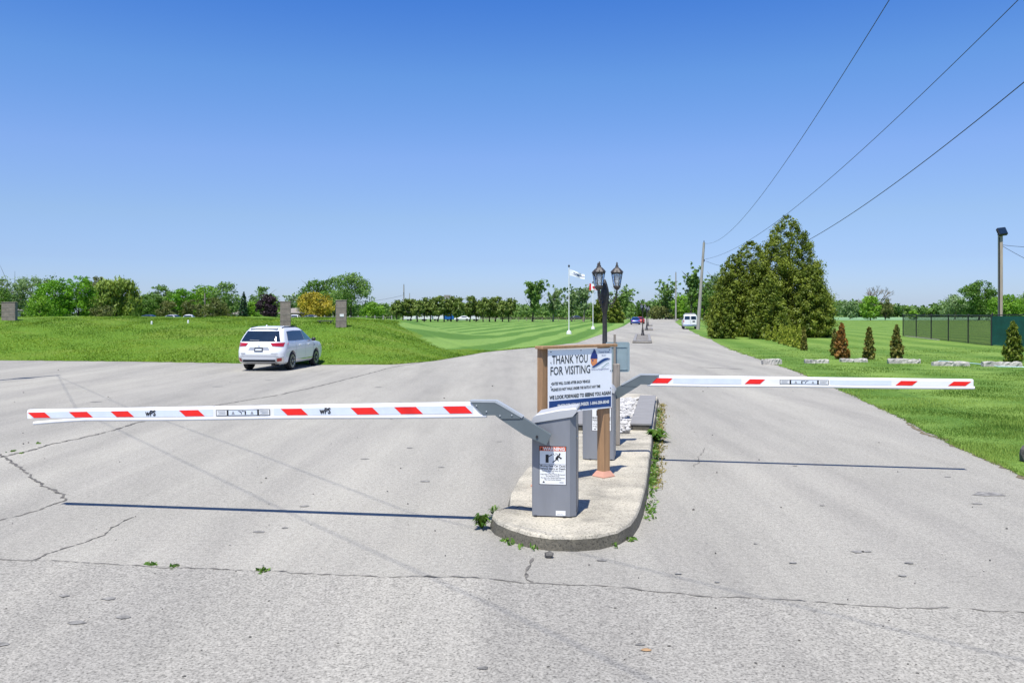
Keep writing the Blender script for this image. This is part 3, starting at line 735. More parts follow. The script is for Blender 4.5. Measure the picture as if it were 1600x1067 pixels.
for (a, b) in ((.04, .97), (.5, .98), (.96, .97), (.04, .8), (.98, .62), (.98, .33), (.04, .42), (.04, .05), (.5, .02), (.97, .03)):
    m = MB(); m.lathe([(.007, 0), (.007, .004), (.003, .006)], 8, M=Matrix.Translation((a * PW, -.003, zbot + b * PHt)) @ Matrix.Rotation(R(90), 4, 'X')); m.build('screw', MT['blk'], sg)
for xx, lab in ((-.022, None), (PW - .07, None)):
    m = MB(); pw_ = .095 if xx < 0 else .12; m.box((xx, .075, .85), (pw_, pw_, 1.66), bev=.006)
    m.build('post', MT['wood'], sg)
    m = MB(); s = .115
    m.add([(xx - s * .9, .075 - s * .9, 0.002), (xx + s * .9, .075 - s * .9, .002), (xx + s * .9, .075 + s * .9, .002), (xx - s * .9, .075 + s * .9, .002),
           (xx - s * .9, .075 - s * .9, .012), (xx + s * .9, .075 - s * .9, .012), (xx + s * .9, .075 + s * .9, .012), (xx - s * .9, .075 + s * .9, .012),
           (xx - s * .56, .075 - s * .56, .075), (xx + s * .56, .075 - s * .56, .075), (xx + s * .56, .075 + s * .56, .075), (xx - s * .56, .075 + s * .56, .075)],
          [(0, 1, 5, 4), (1, 2, 6, 5), (2, 3, 7, 6), (3, 0, 4, 7), (4, 5, 9, 8), (5, 6, 10, 9), (6, 7, 11, 10), (7, 4, 8, 11), (8, 9, 10, 11)])
    m.build('post_foot', MT['rust'], sg)
m = MB(); m.box((PW / 2 - .01, .046, ztop_ + .032), (PW + .20, .14, .034), bev=.004); m.build('top_rail', MT['wood'], sg)

# small back-to-front sign on a weathered post
q = G(962, 489 + 1330 * (CH - .14) / 13.6, .14)
sb = thing('sign', (q[0], 13.6, .14), R(6), 'grey metal sign seen from behind on a weathered stake beside the thank-you sign', 'sign')
m = MB(); m.box((.01, 0, .65), (.105, .10, 1.30), bev=.012); m.build('post', MT['wooda'], sb)
m = MB(); m.box((-.02, -.02, 1.52), (.034, .04, .50), bev=.004); m.build('stake', MT['wooda'], sb)
m = MB(); rc = []
for cx_, cz, a0 in ((.20, 1.20, -90), (.20, 1.61, 0), (-.12, 1.61, 90), (-.12, 1.20, 180)):
    for i in range(5): a = R(a0 + i * 22.5); rc.append((cx_ + .035 * math.cos(a), cz + .035 * math.sin(a)))
m.prism(rc, .03, .036, 'y'); 
for (a, b, c_, d) in ((-.12, 1.56, .20, 1.575), (-.12, 1.2, .2, 1.21)): m.box(((a + c_) / 2, .026, (b + d) / 2), (c_ - a, .01, d - b))
m.box((.19, .026, 1.38), (.012, .01, .36))
m.build('panel', MT['board'], sb)

# ------------------------------------------------------------------ lamps
def make_lamp(loc, label):
    t = thing('street_lamp', loc, R(-6), label, 'street lamp', 'three-lantern lamp posts down the median')
    m = MB(); m.lathe([(.17, 0), (.17, .05), (.15, .07), (.14, .12), (.155, .14), (.12, .2), (.10, .42), (.115, .44), (.115, .48), (.085, .52), (.07, .62), (.085, .64), (.08, .68), (.055, .7)], 12); m.build('base', MT['iron'], t, smooth=40)
    m = MB(); prof = [(.05, .68), (.048, 1.28), (.06, 1.30), (.064, 1.34), (.058, 1.38), (.064, 1.40), (.06, 1.44), (.046, 1.47), (.04, 2.1), (.055, 2.14), (.07, 2.3), (.085, 2.42), (.07, 2.52), (.05, 2.60), (.03, 2.66), (.012, 2.70)]
    m.lathe(prof, 14); m.build('pole', MT['iron'], t, smooth=40)
    for i, a in enumerate((4, 124, 244)):
        A = Matrix.Rotation(R(a), 4, 'Z')
        m = MB(); pts = []
        for k in range(13):
            s = k / 12; pts.append((.04 + .175 * s, 0, 2.34 - .10 * math.sin(math.pi * s * .9) + .10 * s * s * s))
        pts.append((.22, 0, 2.50)); m.tube(pts, .013, 8, M=A)
        sp = [(.17 + (.07 - .005 * k) * math.cos(k * .55 + 2.0), 0, 2.37 + (.07 - .005 * k) * math.sin(k * .55 + 2.0)) for k in range(12)]
        m.tube(sp, .008, 6, M=A)
        sp = [(.11 + (.04 - .003 * k) * math.cos(-k * .6), 0, 2.22 + (.04 - .003 * k) * math.sin(-k * .6)) for k in range(10)]
        m.tube(sp, .007, 6, M=A)
        m.build('arm', MT['iron'], t, smooth=50)
        c_ = A @ Vector((.22, 0, 2.50))
        B = Matrix.Translation(c_) @ Matrix.Scale(.9, 4)
        m = MB()
        m.lathe([(.012, 0), (.05, .03), (.062, .055), (.075, .065), (.075, .09), (.066, .095)], 6, M=B)
        for k in range(6):
            a0 = math.pi / 3 * k
            m.tube([(.066 * math.cos(a0), .066 * math.sin(a0), .09), (.108 * math.cos(a0), .108 * math.sin(a0), .34)], .0065, 5, M=B)
        m.lathe([(.105, .335), (.118, .34), (.118, .365), (.10, .37)], 6, M=B)
        m.lathe([(.135, .362), (.125, .378), (.07, .44), (.035, .465), (.03, .49), (.036, .495), (.02, .505)], 6, M=B)
        m.lathe([(.008, .5), (.02, .515), (.022, .53), (.012, .545), (.018, .555), (.004, .575)], 8, M=B)
        for k in range(6):
            a0 = math.pi / 3 * k + .5; m.lathe([(.004, .375), (.012, .39), (.004, .405)], 5, c=(.118 * math.cos(a0), .118 * math.sin(a0), 0), M=B)
        ln = m.build('lantern', MT['irond'], t)
        m = MB(); m.lathe([(.062, .096), (.103, .335)], 6, M=B); m.build('glass', MT['lglass'], ln)
        m = MB(); m.lathe([(.03, .1), (.03, .14), (.046, .15), (.05, .21), (.046, .29), (.03, .32)], 10, M=B); m.build('bulb', MT['label'], ln, smooth=50)
    return t
lamp1 = make_lamp((.109 * 15.5, 15.5, .16), 'tall black three-lantern lamp post rising behind the thank-you sign')
for px, d, z, lab in ((1004.2, 80, .16, 'black three-lantern lamp post on the paver island beyond the gates, second down the road'), (1010.5, 106, .16, 'third black lamp post down the median, just behind the second'), (1012.5, 138, .16, 'small farthest black lamp post on the road median')):
    dup(lamp1, ((px - 800) / F * d, d, z), label=lab)
# further islands
def mini_island(y0, y1, xw, px0, label):
    x0 = (px0 - 800) / F * y0
    t = thing('traffic_island', (x0, y0, 0), -math.atan(.155), label, 'traffic island', 'paved median islands down the road')
    m = MB(); m.box((xw / 2, (y1 - y0) / 2, .07), (xw, y1 - y0, .14), 0, bev=.05); 
    m.build('kerb', MT['kerb2'], t)
    m = MB()
    for i in range(4): m.box((xw * (.14 + .24 * i), .35, .17), (xw * .21, .5, .09), 0, bev=.02)
    for j in range(1, int((y1 - y0) / 1.0)):
        for sx in (.1, .9): m.box((xw * sx, .3 + j * 1.0, .17), (.22, .85, .09), 0, bev=.02)
    m.build('paver', MT['deck'], t)
mini_island(63.5, 84, 1.45, 988, 'grey paver island holding the second lamp post')
mini_island(110, 121, 1.1, 1007, 'small paver island beyond the second lamp post')
mini_island(146, 153, .8, 1012, 'farthest small median island on the road')

# ------------------------------------------------------------------ vegetation
def quads(c, nrm, s, asp=1.0, up=None):
    n = len(c); nrm = nrm / np.linalg.norm(nrm, axis=1, keepdims=True)
    if up is None: r = rng.normal(size=(n, 3))
    else: r = np.tile(up, (n, 1)) + rng.normal(size=(n, 3)) * .35
    a = np.cross(nrm, r); a /= (np.linalg.norm(a, axis=1, keepdims=True) + 1e-9); b = np.cross(nrm, a)
    s = s[:, None] if np.ndim(s) else np.full((n, 1), s)
    V = np.zeros((n, 4, 3)); l = s * asp
    V[:, 0] = c - b * l * .5; V[:, 1] = c + a * s * .42 - b * l * .05; V[:, 2] = c + b * l * .55; V[:, 3] = c - a * s * .42 + b * l * .05
    return V
def foliage(name, clumps, nleaf, size, mat, asp=1.2, droop=0., soft=False):
    C = np.array([c[0] for c in clumps], dtype=float); Rr = np.array([c[1] for c in clumps], dtype=float)
    w = Rr ** 2; idx = rng.choice(len(C), nleaf, p=w / w.sum())
    d = rng.normal(size=(nleaf, 3)); d[:, 2] += .25; d /= np.linalg.norm(d, axis=1, keepdims=True)
    rad = Rr[idx] * (rng.uniform(0, 1, nleaf) ** .25) * rng.uniform(.72, 1.12, nleaf)
    if soft: rad = Rr[idx] * np.minimum(np.abs(rng.normal(.0, .75, nleaf)), 1.35)
    pos = C[idx] + d * rad[:, None] * np.array([1, 1, .8])
    if droop: pos[:, 2] -= rng.uniform(0, droop, nleaf) * 1.
    nrm = d + rng.normal(size=(nleaf, 3)) * (.38 if soft else .5)
    ct = rng.uniform(0, 1, len(C)); tint = np.clip(ct[idx] * .6 + rng.uniform(0, .4, nleaf), 0, 1) if not soft else np.clip(.2 + ct[idx] * .6 + rng.uniform(-.1, .2, nleaf), 0, 1)
    up = np.array([0, 0, 1.]) if droop else None
    s = size * rng.uniform(.6, 1.35, nleaf)
    return mesh_np(name, quads(pos, nrm, s, asp, up), 4, [mat], tint)
def trunk_mb(h, r, limbs, mat, rr, lean=(0, 0), crown_r=2.):
    m = MB(); n = 7; pts = []; 
    for i in range(n): s = i / (n - 1); pts.append((lean[0] * s * h + rr.gauss(0, r * .25) * (i > 0), lean[1] * s * h + rr.gauss(0, r * .25) * (i > 0), h * s))
    m.tube(pts, [r * (1.25 if i == 0 else 1 - .75 * i / (n - 1)) for i in range(n)], 8)
    for k in range(limbs):
        i = rr.randint(2, n - 2); p = Vector(pts[i]); a = rr.uniform(0, 6.28); L = crown_r * rr.uniform(.5, .95)
        q = p + Vector((math.cos(a) * L * .5, math.sin(a) * L * .5, L * .45)); e = p + Vector((math.cos(a) * L, math.sin(a) * L, L * rr.uniform(.6, 1.1)))
        m.tube([p, q, e], [r * .42, r * .25, r * .08], 6)
    return m
def tree(px, top, d, wpx, kind, lm, label, name='tree', nleaf=3500, size=None, base=0.0, cat='tree', group=None, trunkfrac=.16, seed=0, rz=None, z0=0.):
    x = (px - 800) / F * d; h = CH + (YH - top) * d / F - z0; w = wpx * d / F * (1.28 if kind == 'airy' else 1)
    rr = random.Random(int(px * 7 + top + seed)); t = thing(name, (x, d, z0), 0 if rz is None else rz, label, cat, group)
    size = size or max(.18, d * .0016)
    cl = []
    if kind == 'round':
        zc = h * (.5 + trunkfrac / 2); rz_ = h * (1 - trunkfrac) / 2
        for i in range(34):
            th = rr.uniform(0, 6.28); u = rr.uniform(-.85, 1); k = rr.uniform(.55, .82); q = math.sqrt(max(0, 1 - u * u)) 
            cl.append(((w / 2 * k * q * math.cos(th), w / 2 * k * q * math.sin(th), zc + rz_ * u * .84), rr.uniform(.13, .25) * w * .9))
        cl.append(((0, 0, zc), w * .30))
        for i in range(10):
            th = rr.uniform(0, 6.28); cl.append(((w / 2 * .92 * math.cos(th), w / 2 * .92 * math.sin(th), zc + rz_ * rr.uniform(-.6, .5)), w * rr.uniform(.05, .1)))
        for i in range(6): cl.append(((rr.uniform(-.25, .25) * w, rr.uniform(-.25, .25) * w, h - rr.uniform(.02, .1) * h), w * rr.uniform(.04, .09)))
    elif kind == 'airy':
        for i in range(20):
            z0_ = h * rr.uniform(.18, .72); a_ = rr.uniform(0, 6.28); L_ = w * .5 * rr.uniform(.55, 1.05) * (1.1 - .5 * z0_ / h); up_ = rr.uniform(.5, 1.1)
            for k in range(1, 7):
                q = k / 6; zz = min(h * .97, z0_ + up_ * L_ * q * 1.3)
                cl.append(((L_ * q * math.cos(a_) + .10 * w * zz / h + rr.gauss(0, .03) * w, L_ * q * math.sin(a_), zz + rr.gauss(0, .03) * w), w * rr.uniform(.05, .11) * (1.15 - .4 * q)))
        for k in range(8): q = k / 7; cl.append(((.1 * w * q + rr.gauss(0, .05) * w, rr.gauss(0, .05) * w, h * (.45 + .52 * q)), w * .13 * (1 - .55 * q)))
    elif kind == 'willow':
        zc = h * .55
        for i in range(40):
            th = rr.uniform(0, 6.28); u = rr.uniform(-.6, 1); q = math.sqrt(max(0, 1 - u * u * .9)); k = rr.uniform(.6, .88)
            cl.append(((w / 2 * k * q * math.cos(th), w / 2 * k * q * math.sin(th), h * .56 + h * .36 * u), w * rr.uniform(.09, .17)))
        cl.append(((0, 0, zc), w * .28))
    elif kind == 'cone':
        n = 210 if nleaf > 8000 else 60; fr_ = .55 if nleaf > 8000 else .75
        for i in range(n):
            s = (i + rr.random()) / n; z = h * (.03 + .95 * s); r0 = w / 2 * (1 - s) ** fr_ * (1 - .22 * math.exp(-s * 9)); th = i * 2.4 + rr.uniform(-.4, .4)
            k = rr.uniform(.62, .97); cl.append(((r0 * k * math.cos(th), r0 * k * math.sin(th), z), max((.075 if n > 100 else .1) * w * (1 - s) ** .4, .018 * w) * rr.uniform(.7, 1.5)))
        for i in range(8): z = h * (i + .5) / 9; cl.append(((0, 0, z), w * .26 * (1 - i / 9)))
    elif kind == 'umbrella':
        zb = h * .24
        for i in range(46):
            th = rr.uniform(0, 6.28); u = rr.uniform(0, 1); q = math.sin(math.pi * (.22 + .66 * u)); k = rr.uniform(.3, .95)
            cl.append(((w / 2 * k * q * math.cos(th) + .14 * w * u, w / 2 * k * q * math.sin(th), zb + (h - zb) * .86 * u + .04 * h), w * rr.uniform(.08, .16)))
        for q in (.86, .91, .96, 1.0): cl.append(((.16 * w * q, 0, h * q), w * .10 * (1.25 - q)))
    dr = .16 * h if kind == 'willow' else 0
    asp = {'willow': 3.0, 'cone': 1.5}.get(kind, 1.25)
    bark = MT['barkl'] if lm in ('silver',) else MT['bark']
    tm = trunk_mb(h * (.8 if kind != 'umbrella' else .6), max(.07, h * (.022 if kind != 'umbrella' else .03)), 0 if kind == 'cone' else (14 if kind == 'airy' else 6), bark, rr, (.03, 0) if kind != 'umbrella' else (rr.uniform(-.06, .16), 0), w * .45)
    tm.build('trunk', bark, t)
    link('crown', foliage('crown', cl, nleaf, size, LM[lm], asp, dr, kind in ('airy', 'umbrella') or (kind == 'cone' and nleaf > 8000)), t)
    return t

GB = 'background trees on the left'
tree(22, 437, 190, 84, 'airy', 'silver', 'silvery feathery tree at the left edge behind the berm', nleaf=6500, group=GB)
tree(-12, 446, 175, 60, 'round', 'oakd', 'dull green tree half cut by the left edge of the photo', nleaf=3500, group=GB)
tree(84, 436, 160, 62, 'round', 'maple', 'bright green maple to the right of the left-edge pier, left crown of the pair', nleaf=6500, trunkfrac=.03, group=GB)
tree(122, 432, 165, 58, 'round', 'maple', 'bright green maple touching the willow, right crown of the pair', nleaf=6500, trunkfrac=.03, group=GB)
tree(62, 462, 150, 44, 'round', 'light', 'low light green tree beside the stone pier at far left', nleaf=3000, trunkfrac=.02, group=GB)
tree(150, 431, 195, 40, 'round', 'olive', 'olive brown crown rising between the maple and the willow', nleaf=3500, group=GB)
tree(182, 432, 180, 78, 'willow', 'willow', 'yellowish green weeping willow beside the bright maples', nleaf=9500, group=GB)
tree(160, 478, 165, 40, 'round', 'olive', 'low grey-green shrub at the foot of the willow', nleaf=1800, trunkfrac=0, group=GB, cat='shrub', name='shrub')
tree(228, 461, 215, 40, 'round', 'oakd', 'dark low tree just right of the willow', nleaf=2600, group=GB, trunkfrac=.05)
tree(250, 447, 220, 42, 'round', 'oak', 'pale-topped tree standing second to the right of the willow', nleaf=3600, group=GB)
tree(282, 453, 215, 46, 'round', 'maple', 'fresh green tree above the parked silver car', nleaf=3600, group=GB)
tree(320, 446, 225, 56, 'round', 'light', 'light green tree behind the thin utility pole at left', nleaf=3600, group=GB)
tree(354, 442, 220, 52, 'round', 'oak', 'rounded green tree standing left of the dark spruce', nleaf=4200, group=GB, trunkfrac=.1)
tree(262, 470, 180, 34, 'round', 'olive', 'olive cedar bush above the silver car on the berm', nleaf=2200, trunkfrac=0, group=GB)
tree(300, 468, 185, 36, 'round', 'olive', 'olive cedar bush above the white pickup on the berm', nleaf=2200, trunkfrac=0, group=GB)
tree(337, 466, 182, 44, 'round', 'olive', 'olive cedar bush just right of the thin utility pole', nleaf=2600, trunkfrac=0.02, group=GB)
tree(381, 455, 178, 20, 'cone', 'spruce', 'narrow dark spruce left of the purple tree', name='spruce', nleaf=2200, group=GB)
tree(397, 471, 180, 26, 'round', 'light', 'small bright green tree between spruce and purple tree', nleaf=1600, group=GB)
tree(418, 458, 168, 36, 'round', 'purple', 'dark purple-leaved tree left of the middle stone pier', nleaf=3200, trunkfrac=.05, group=GB)
tree(413, 449, 240, 46, 'round', 'oak', 'green tree rising behind the purple one', nleaf=2600, group=GB)
tree(453, 458, 245, 26, 'airy', 'silver', 'thin airy tree top above the middle stone pier', nleaf=1300, group=GB)
tree(494, 438, 235, 66, 'round', 'oakd', 'big dark green tree behind the golden tree', nleaf=5000, group=GB, trunkfrac=.08)
tree(548, 430, 228, 72, 'round', 'oak', 'tallest broad green tree, above the right stone pier', nleaf=6500, group=GB, trunkfrac=.05)
tree(522, 436, 238, 60, 'round', 'oak', 'green crown joining the two big trees by the stone piers', nleaf=4200, group=GB, trunkfrac=.05)
tree(492, 457, 155, 56, 'round', 'yellow', 'golden yellow tree between the two stone piers', nleaf=5200, trunkfrac=.12, group=GB, size=.25)
tree(583, 473, 195, 38, 'round', 'light', 'bright green round bush right of the stone pier', nleaf=2200, trunkfrac=.1, group=GB)
# windswept cedar row
xr = [620, 630, 641, 652, 663, 673, 684, 694, 705, 714, 734, 744, 755, 765, 774, 785, 795]
ordn = ['first', 'second', 'third', 'fourth', 'fifth', 'sixth', 'seventh', 'eighth', 'ninth', 'tenth', 'eleventh', 'twelfth', 'thirteenth', 'fourteenth', 'fifteenth', 'sixteenth', 'last']
protos = []
for i, px in enumerate(xr):
    top = [469, 466, 467, 467, 465, 464, 462, 464, 463, 464, 462, 468, 465, 464, 463, 468, 466][i]; d = 212 + (i % 3) * 2
    lab = f'wind-shaped cedar on a bare trunk, {ordn[i]} from the left in the row across the lawn'
    if i < 4:
        protos.append((tree(px, top, d, 25 if i else 28, 'umbrella', 'cedarrow', lab, name='cedar', nleaf=2400, group='row of windswept cedars', size=.34), CH + (YH - top) * d / F))
    else:
        p, h0 = protos[i % 4]; h = CH + (YH - top) * d / F
        dup(p, ((px - 800) / F * d, d, 0), random.uniform(-.5, .5), (1, 1, h / h0), label=lab)
for px, top, d, w, lm, n, lab in (
    (832, 440, 212, 44, 'oak', 5200, 'wind-leaning green tree standing right of the cedar row'),
    (864, 446, 216, 34, 'silver', 2600, 'thin airy tree just left of the white flagpole'),
    (893, 447, 225, 30, 'silver', 2200, 'thin airy tree behind the white flagpole'),
    (912, 444, 216, 34, 'silver', 2800, 'airy tree between the two flagpoles'),
    (942, 452, 228, 30, 'silver', 2200, 'airy tree behind the lamp post lanterns'),
    (972, 446, 230, 36, 'oak', 2600, 'airy tree with a crown reaching right of the lamp post'),
    (1040, 430, 300, 34, 'oak', 2200, 'tall sparse tree left of the distant utility pole'),
    (1079, 409, 245, 34, 'oak', 5200, 'tall narrow tree left of the leaning utility pole'),
    (1100, 430, 250, 34, 'oak', 3600, 'tree directly behind the leaning utility pole'),
    (1120, 413, 240, 44, 'silver', 4600, 'feathery tree between the leaning pole and the big cedars')):
    tree(px, top, d, w, 'airy', lm, lab, nleaf=n, group='airy trees behind the lawns', size=d * .0019)
tree(936, 463, 187, 30, 'cone', 'cedar', 'cone-shaped cedar behind the second flagpole', name='cedar', nleaf=3200, group='two cedars on the lawn')
tree(962, 462, 187, 34, 'cone', 'cedar', 'cone-shaped cedar just right of the lamp post pole', name='cedar', nleaf=3600, group='two cedars on the lawn')
tree(1046, 462, 310, 16, 'cone', 'spruce', 'small dark spruce beside the distant utility pole', name='spruce', nleaf=900)
tree(1030, 480, 300, 40, 'round', 'olive', 'olive shrub patch at the end of the road', name='shrub', nleaf=1400, trunkfrac=0, cat='shrub')
tree(1062, 482, 290, 30, 'round', 'olive', 'olive shrub left of the white van', name='shrub', nleaf=1400, trunkfrac=0, cat='shrub')
tree(1090, 452, 262, 50, 'round', 'light', 'bushy green tree behind the white van', nleaf=4200, trunkfrac=0)
tree(1066, 462, 275, 36, 'round', 'light', 'bushy light green tree left of the van', nleaf=3000, trunkfrac=0)
tree(1120, 455, 230, 50, 'round', 'oakd', 'dark bushy tree touching the big cedars on their left', nleaf=4200, trunkfrac=0)
# big cedars: one dense grove of five
GC = 'grove of tall cedars by the road'
for px, top, d, w, n, lab in (
    (1230, 334, 80, 156, 105000, 'tallest conical cedar with the highest peak in the roadside grove'),
    (1266, 412, 77, 84, 34000, 'rightmost dark cedar of the roadside grove'),
    (1173, 375, 81, 140, 78000, 'cedar with the second peak, left of the tallest one'),
    (1145, 396, 80, 96, 38000, 'lower broad cedar near the left end of the grove'),
    (1131, 448, 74, 56, 18000, 'short cedar at the roadside, leftmost of the grove'),
    (1200, 430, 73, 80, 24000, 'bulging cedar at the front centre of the grove')):
    tree(px, top, d, w, 'cone', 'cedar', lab, name='cedar', nleaf=n, group=GC, size=.115)
# small cedars
def small_cedar(px, top, bot, wpx, lm, label, group, n=2600, size=.07):
    x, y = G(px, bot, .03); h = (bot - top) * y / F; w = wpx * y / F; rr = random.Random(int(px))
    t = thing('small_cedar', (x, y, .03), 0, label, 'shrub', group)
    cl = []
    for i in range(120):
        s = i / 120; r0 = w / 2 * (1 - s) ** .5 * min(1, .74 + s * 1.6) * .95; th = i * 2.4
        k = rr.uniform(.3, .92); cl.append(((r0 * k * math.cos(th), r0 * k * math.sin(th), h * (.03 + .93 * s)), w * .5 * rr.uniform(.14, .26) * (1 - .7 * s)))
    m = MB(); m.tube([(0, 0, 0), (.01, 0, h * .5), (0, .01, h * .9)], [.035, .025, .008], 6); m.build('trunk', MT['bark'], t)
    link('crown', foliage('crown', cl, int(n * 1.7), size, LM[lm], 2.0, .03, True), t); return t
GS = 'young cedars in the row behind the concrete blocks'
small_cedar(1315, 502, 561, 27, 'brown', 'young cedar burnt rusty brown, largest of the brown ones', GS, 3400)
small_cedar(1304, 512, 556, 16, 'brownish', 'greener young cedar tucked behind the rusty one', GS, 1500)
small_cedar(1358, 509, 561, 23, 'brownish', 'mid-brown young cedar behind the third concrete block', GS, 3000)
small_cedar(1401, 505, 560, 25, 'brownish', 'young cedar with a pointed tip left of the chain-link fence', GS, 3000)
small_cedar(1583, 499, 566, 36, 'cedar', 'largest dark green young cedar in front of the green screen', GS, 4600)
nm = ['first', 'second', 'third', 'fourth', 'fifth', 'sixth', 'seventh', 'eighth']
for i, (px, top, bot) in enumerate(((1200, 506, 532), (1211, 508, 534), (1220, 507, 537), (1228, 508, 539), (1234, 507, 541), (1241, 508, 543), (1249, 507, 545), (1256, 510, 547))):
    small_cedar(px, top, bot, 9.5 + (i > 1) * 1.5, 'brownish' if i > 6 else 'ycedar', f'low cedar in the clipped cluster before the grove, {nm[i]} from the left', 'cluster of low cedars before the grove', 1300, .10)

# right background
GR = 'background trees on the right'
for px, top, d, w, kind, lm, n, lab in (
    (1360, 463, 250, 34, 'round', 'light', 3000, 'bright green bush in front of the bare tree'),
    (1383, 467, 262, 26, 'round', 'olive', 1800, 'olive green bush right of the bright one'),
    (1328, 470, 300, 34, 'round', 'silver', 1800, 'pale rounded bush right of the cedar grove'),
    (1427, 485, 245, 15, 'round', 'light', 700, 'small round bush behind the start of the black fence'),
    (1530, 439, 262, 58, 'round', 'oakd', 6000, 'large rounded tree left of the floodlight pole'),
    (1492, 462, 280, 46, 'round', 'silver', 3000, 'pale tree above the black fence'),
    (1575, 462, 250, 56, 'round', 'light', 4600, 'bright green tree behind the floodlight pole'),
    (1612, 452, 262, 56, 'round', 'oak', 3200, 'green tree cut by the right edge of the photo')):
    tree(px, top, d, w, kind, lm, lab, nleaf=n, trunkfrac=0, group=GR)
# bare tree
x, d = (1366 - 800) / F * 300, 300
t = thing('bare_tree', (x, d, 0), 0, 'leafless grey tree with fanned branches above the bright bush', 'tree')
m = MB(); rr = random.Random(9)
def br(p, dirv, L, r, lvl):
    q = p + dirv * L; m.tube([p, q], [r, r * .7], 5)
    if lvl == 0: return
    for k in range(3):
        a = Vector((rr.gauss(0, .5), rr.gauss(0, .5), rr.gauss(.1, .25))); br(q, (dirv + a).normalized(), L * rr.uniform(.55, .8), r * .62, lvl - 1)
for k in range(4): br(Vector((0, 0, 2)), Vector((rr.gauss(0, .45), rr.gauss(0, .4), 1)).normalized(), 3.5, .26, 4)
m.tube([(0, 0, 0), (0, 0, 2.2)], [.35, .25], 8)
m.build('branches', MT['barkl'], t)
# far woods
def wood(name_, x0, x1, d, tops, n, label):
    cl = []; rr = random.Random(int(d + x0)); 
    px = x0
    while px < x1:
        top = np.interp(px, [q[0] for q in tops], [q[1] for q in tops]); h = CH + (YH - top) * d / F
        r = h * rr.uniform(.22, .38); hz = h * rr.uniform(.82, 1.02)
        xx = (px - 800) / F * d
        for z in (hz - r, hz * .5, hz * .2): cl.append(((xx + rr.gauss(0, 1), d + rr.uniform(-6, 14), max(z, r * .3)), r * rr.uniform(.8, 1.15)))
        px += r * F / d * rr.uniform(.45, .8)
    o = link(name_, foliage(name_, cl, n, d * .0026, LM['wood'], 1.2)); tag(o, label, 'wood', kind='stuff')
wood('far_wood', 560, 1160, 372, [(560, 472), (760, 470), (820, 472), (1000, 465), (1020, 464), (1060, 462), (1160, 462)], 26000, 'distant mixed wood closing the end of the road')
wood('far_wood', 1280, 1700, 435, [(1280, 466), (1340, 464), (1400, 470), (1440, 475), (1450, 475), (1500, 466), (1560, 462), (1700, 456)], 20000, 'distant wood beyond the pale field at right')
wood('far_wood', -80, 620, 300, [(-80, 455), (100, 455), (220, 462), (300, 458), (440, 468), (620, 474)], 22000, 'wood filling the gaps behind the trees at left')
wood('far_hedge', 780, 990, 300, [(780, 483), (880, 481), (990, 484)], 5000, 'low olive hedge behind the flagpoles')

# weeds along the island
def weeds(name_, pts, n, spread, h, lm, label, cat):
    P = np.array(pts); idx = rng.integers(0, len(P), n); X = P[idx, 0] + rng.normal(0, spread, n); Y = P[idx, 1] + rng.normal(0, spread * 2, n)
    c = np.stack([X, Y, rng.uniform(.0, h, n)], 1); nn = rng.normal(size=(n, 3)) + np.array([0, 0, .8])
    o = link(name_, mesh_np(name_, quads(c, nn, rng.uniform(.015, .04, n), 1.8), 4, [LM[lm]], rng.uniform(0, 1, n))); tag(o, label, cat, kind='stuff')
pts = [(sroad(y, -.22), y) for y in np.concatenate([np.arange(9.3, 9.9, .1), np.arange(9.7, 12.4, .1), np.arange(10.8, 14.5, .06), np.arange(13.5, 20, .15)])]
weeds('weeds', pts, 950, .035, .035, 'weed', 'low green weeds growing along the right foot of the island', 'weeds')
weeds('weeds', [(sroad(y, -.16), y) for y in np.arange(11, 21, .08)], 1000, .05, .02, 'dry', 'dry straw-coloured weeds by the right foot of the island', 'weeds')
weeds('weeds', [G(232, 881), G(240, 882), G(270, 886), G(412, 892), G(408, 892), G(20, 705), G(60, 693), G(35, 708)], 150, .016, .009, 'weed', 'tiny weeds sprouting in the pavement cracks', 'weeds')
weeds('weeds', [G(790, 846), G(800, 850), G(815, 853), G(835, 857), G(960, 853), G(985, 845)], 90, .02, .03, 'weed', 'tiny weeds at the rounded nose of the island', 'weeds')
def plant(px, py, r, h, n, label):
    x, y = G(px, py); t = []; m = MB(); rr = random.Random(px)
    V = []; T = []
    for i in range(n):
        a = rr.uniform(0, 6.28); L = r * rr.uniform(.5, 1.1); hh_ = h * rr.uniform(.4, 1); w = r * .13
        dx, dy = math.cos(a), math.sin(a); p0 = np.array([x, y, .0]); p1 = np.array([x + dx * L * .55, y + dy * L * .55, hh_]); p2 = np.array([x + dx * L, y + dy * L, hh_ * .7]); s = np.array([-dy * w, dx * w, 0])
        V.append([p0, p1 - s, p2, p1 + s]); T.append(rr.random())
    o = link('weed_plant', mesh_np('weed_plant', np.array(V), 4, [LM['weed']], T)); tag(o, label, 'plant', 'leafy weeds at the island foot')
plant(1025, 690, .28, .22, 70, 'leafy green weed at the right foot of the island by the timber border')
plant(753, 826, .13, .16, 46, 'leafy weed clump at the left corner of the island nose')
plant(772, 806, .08, .12, 24, 'tiny weed sprouting beside the left kerb corner')

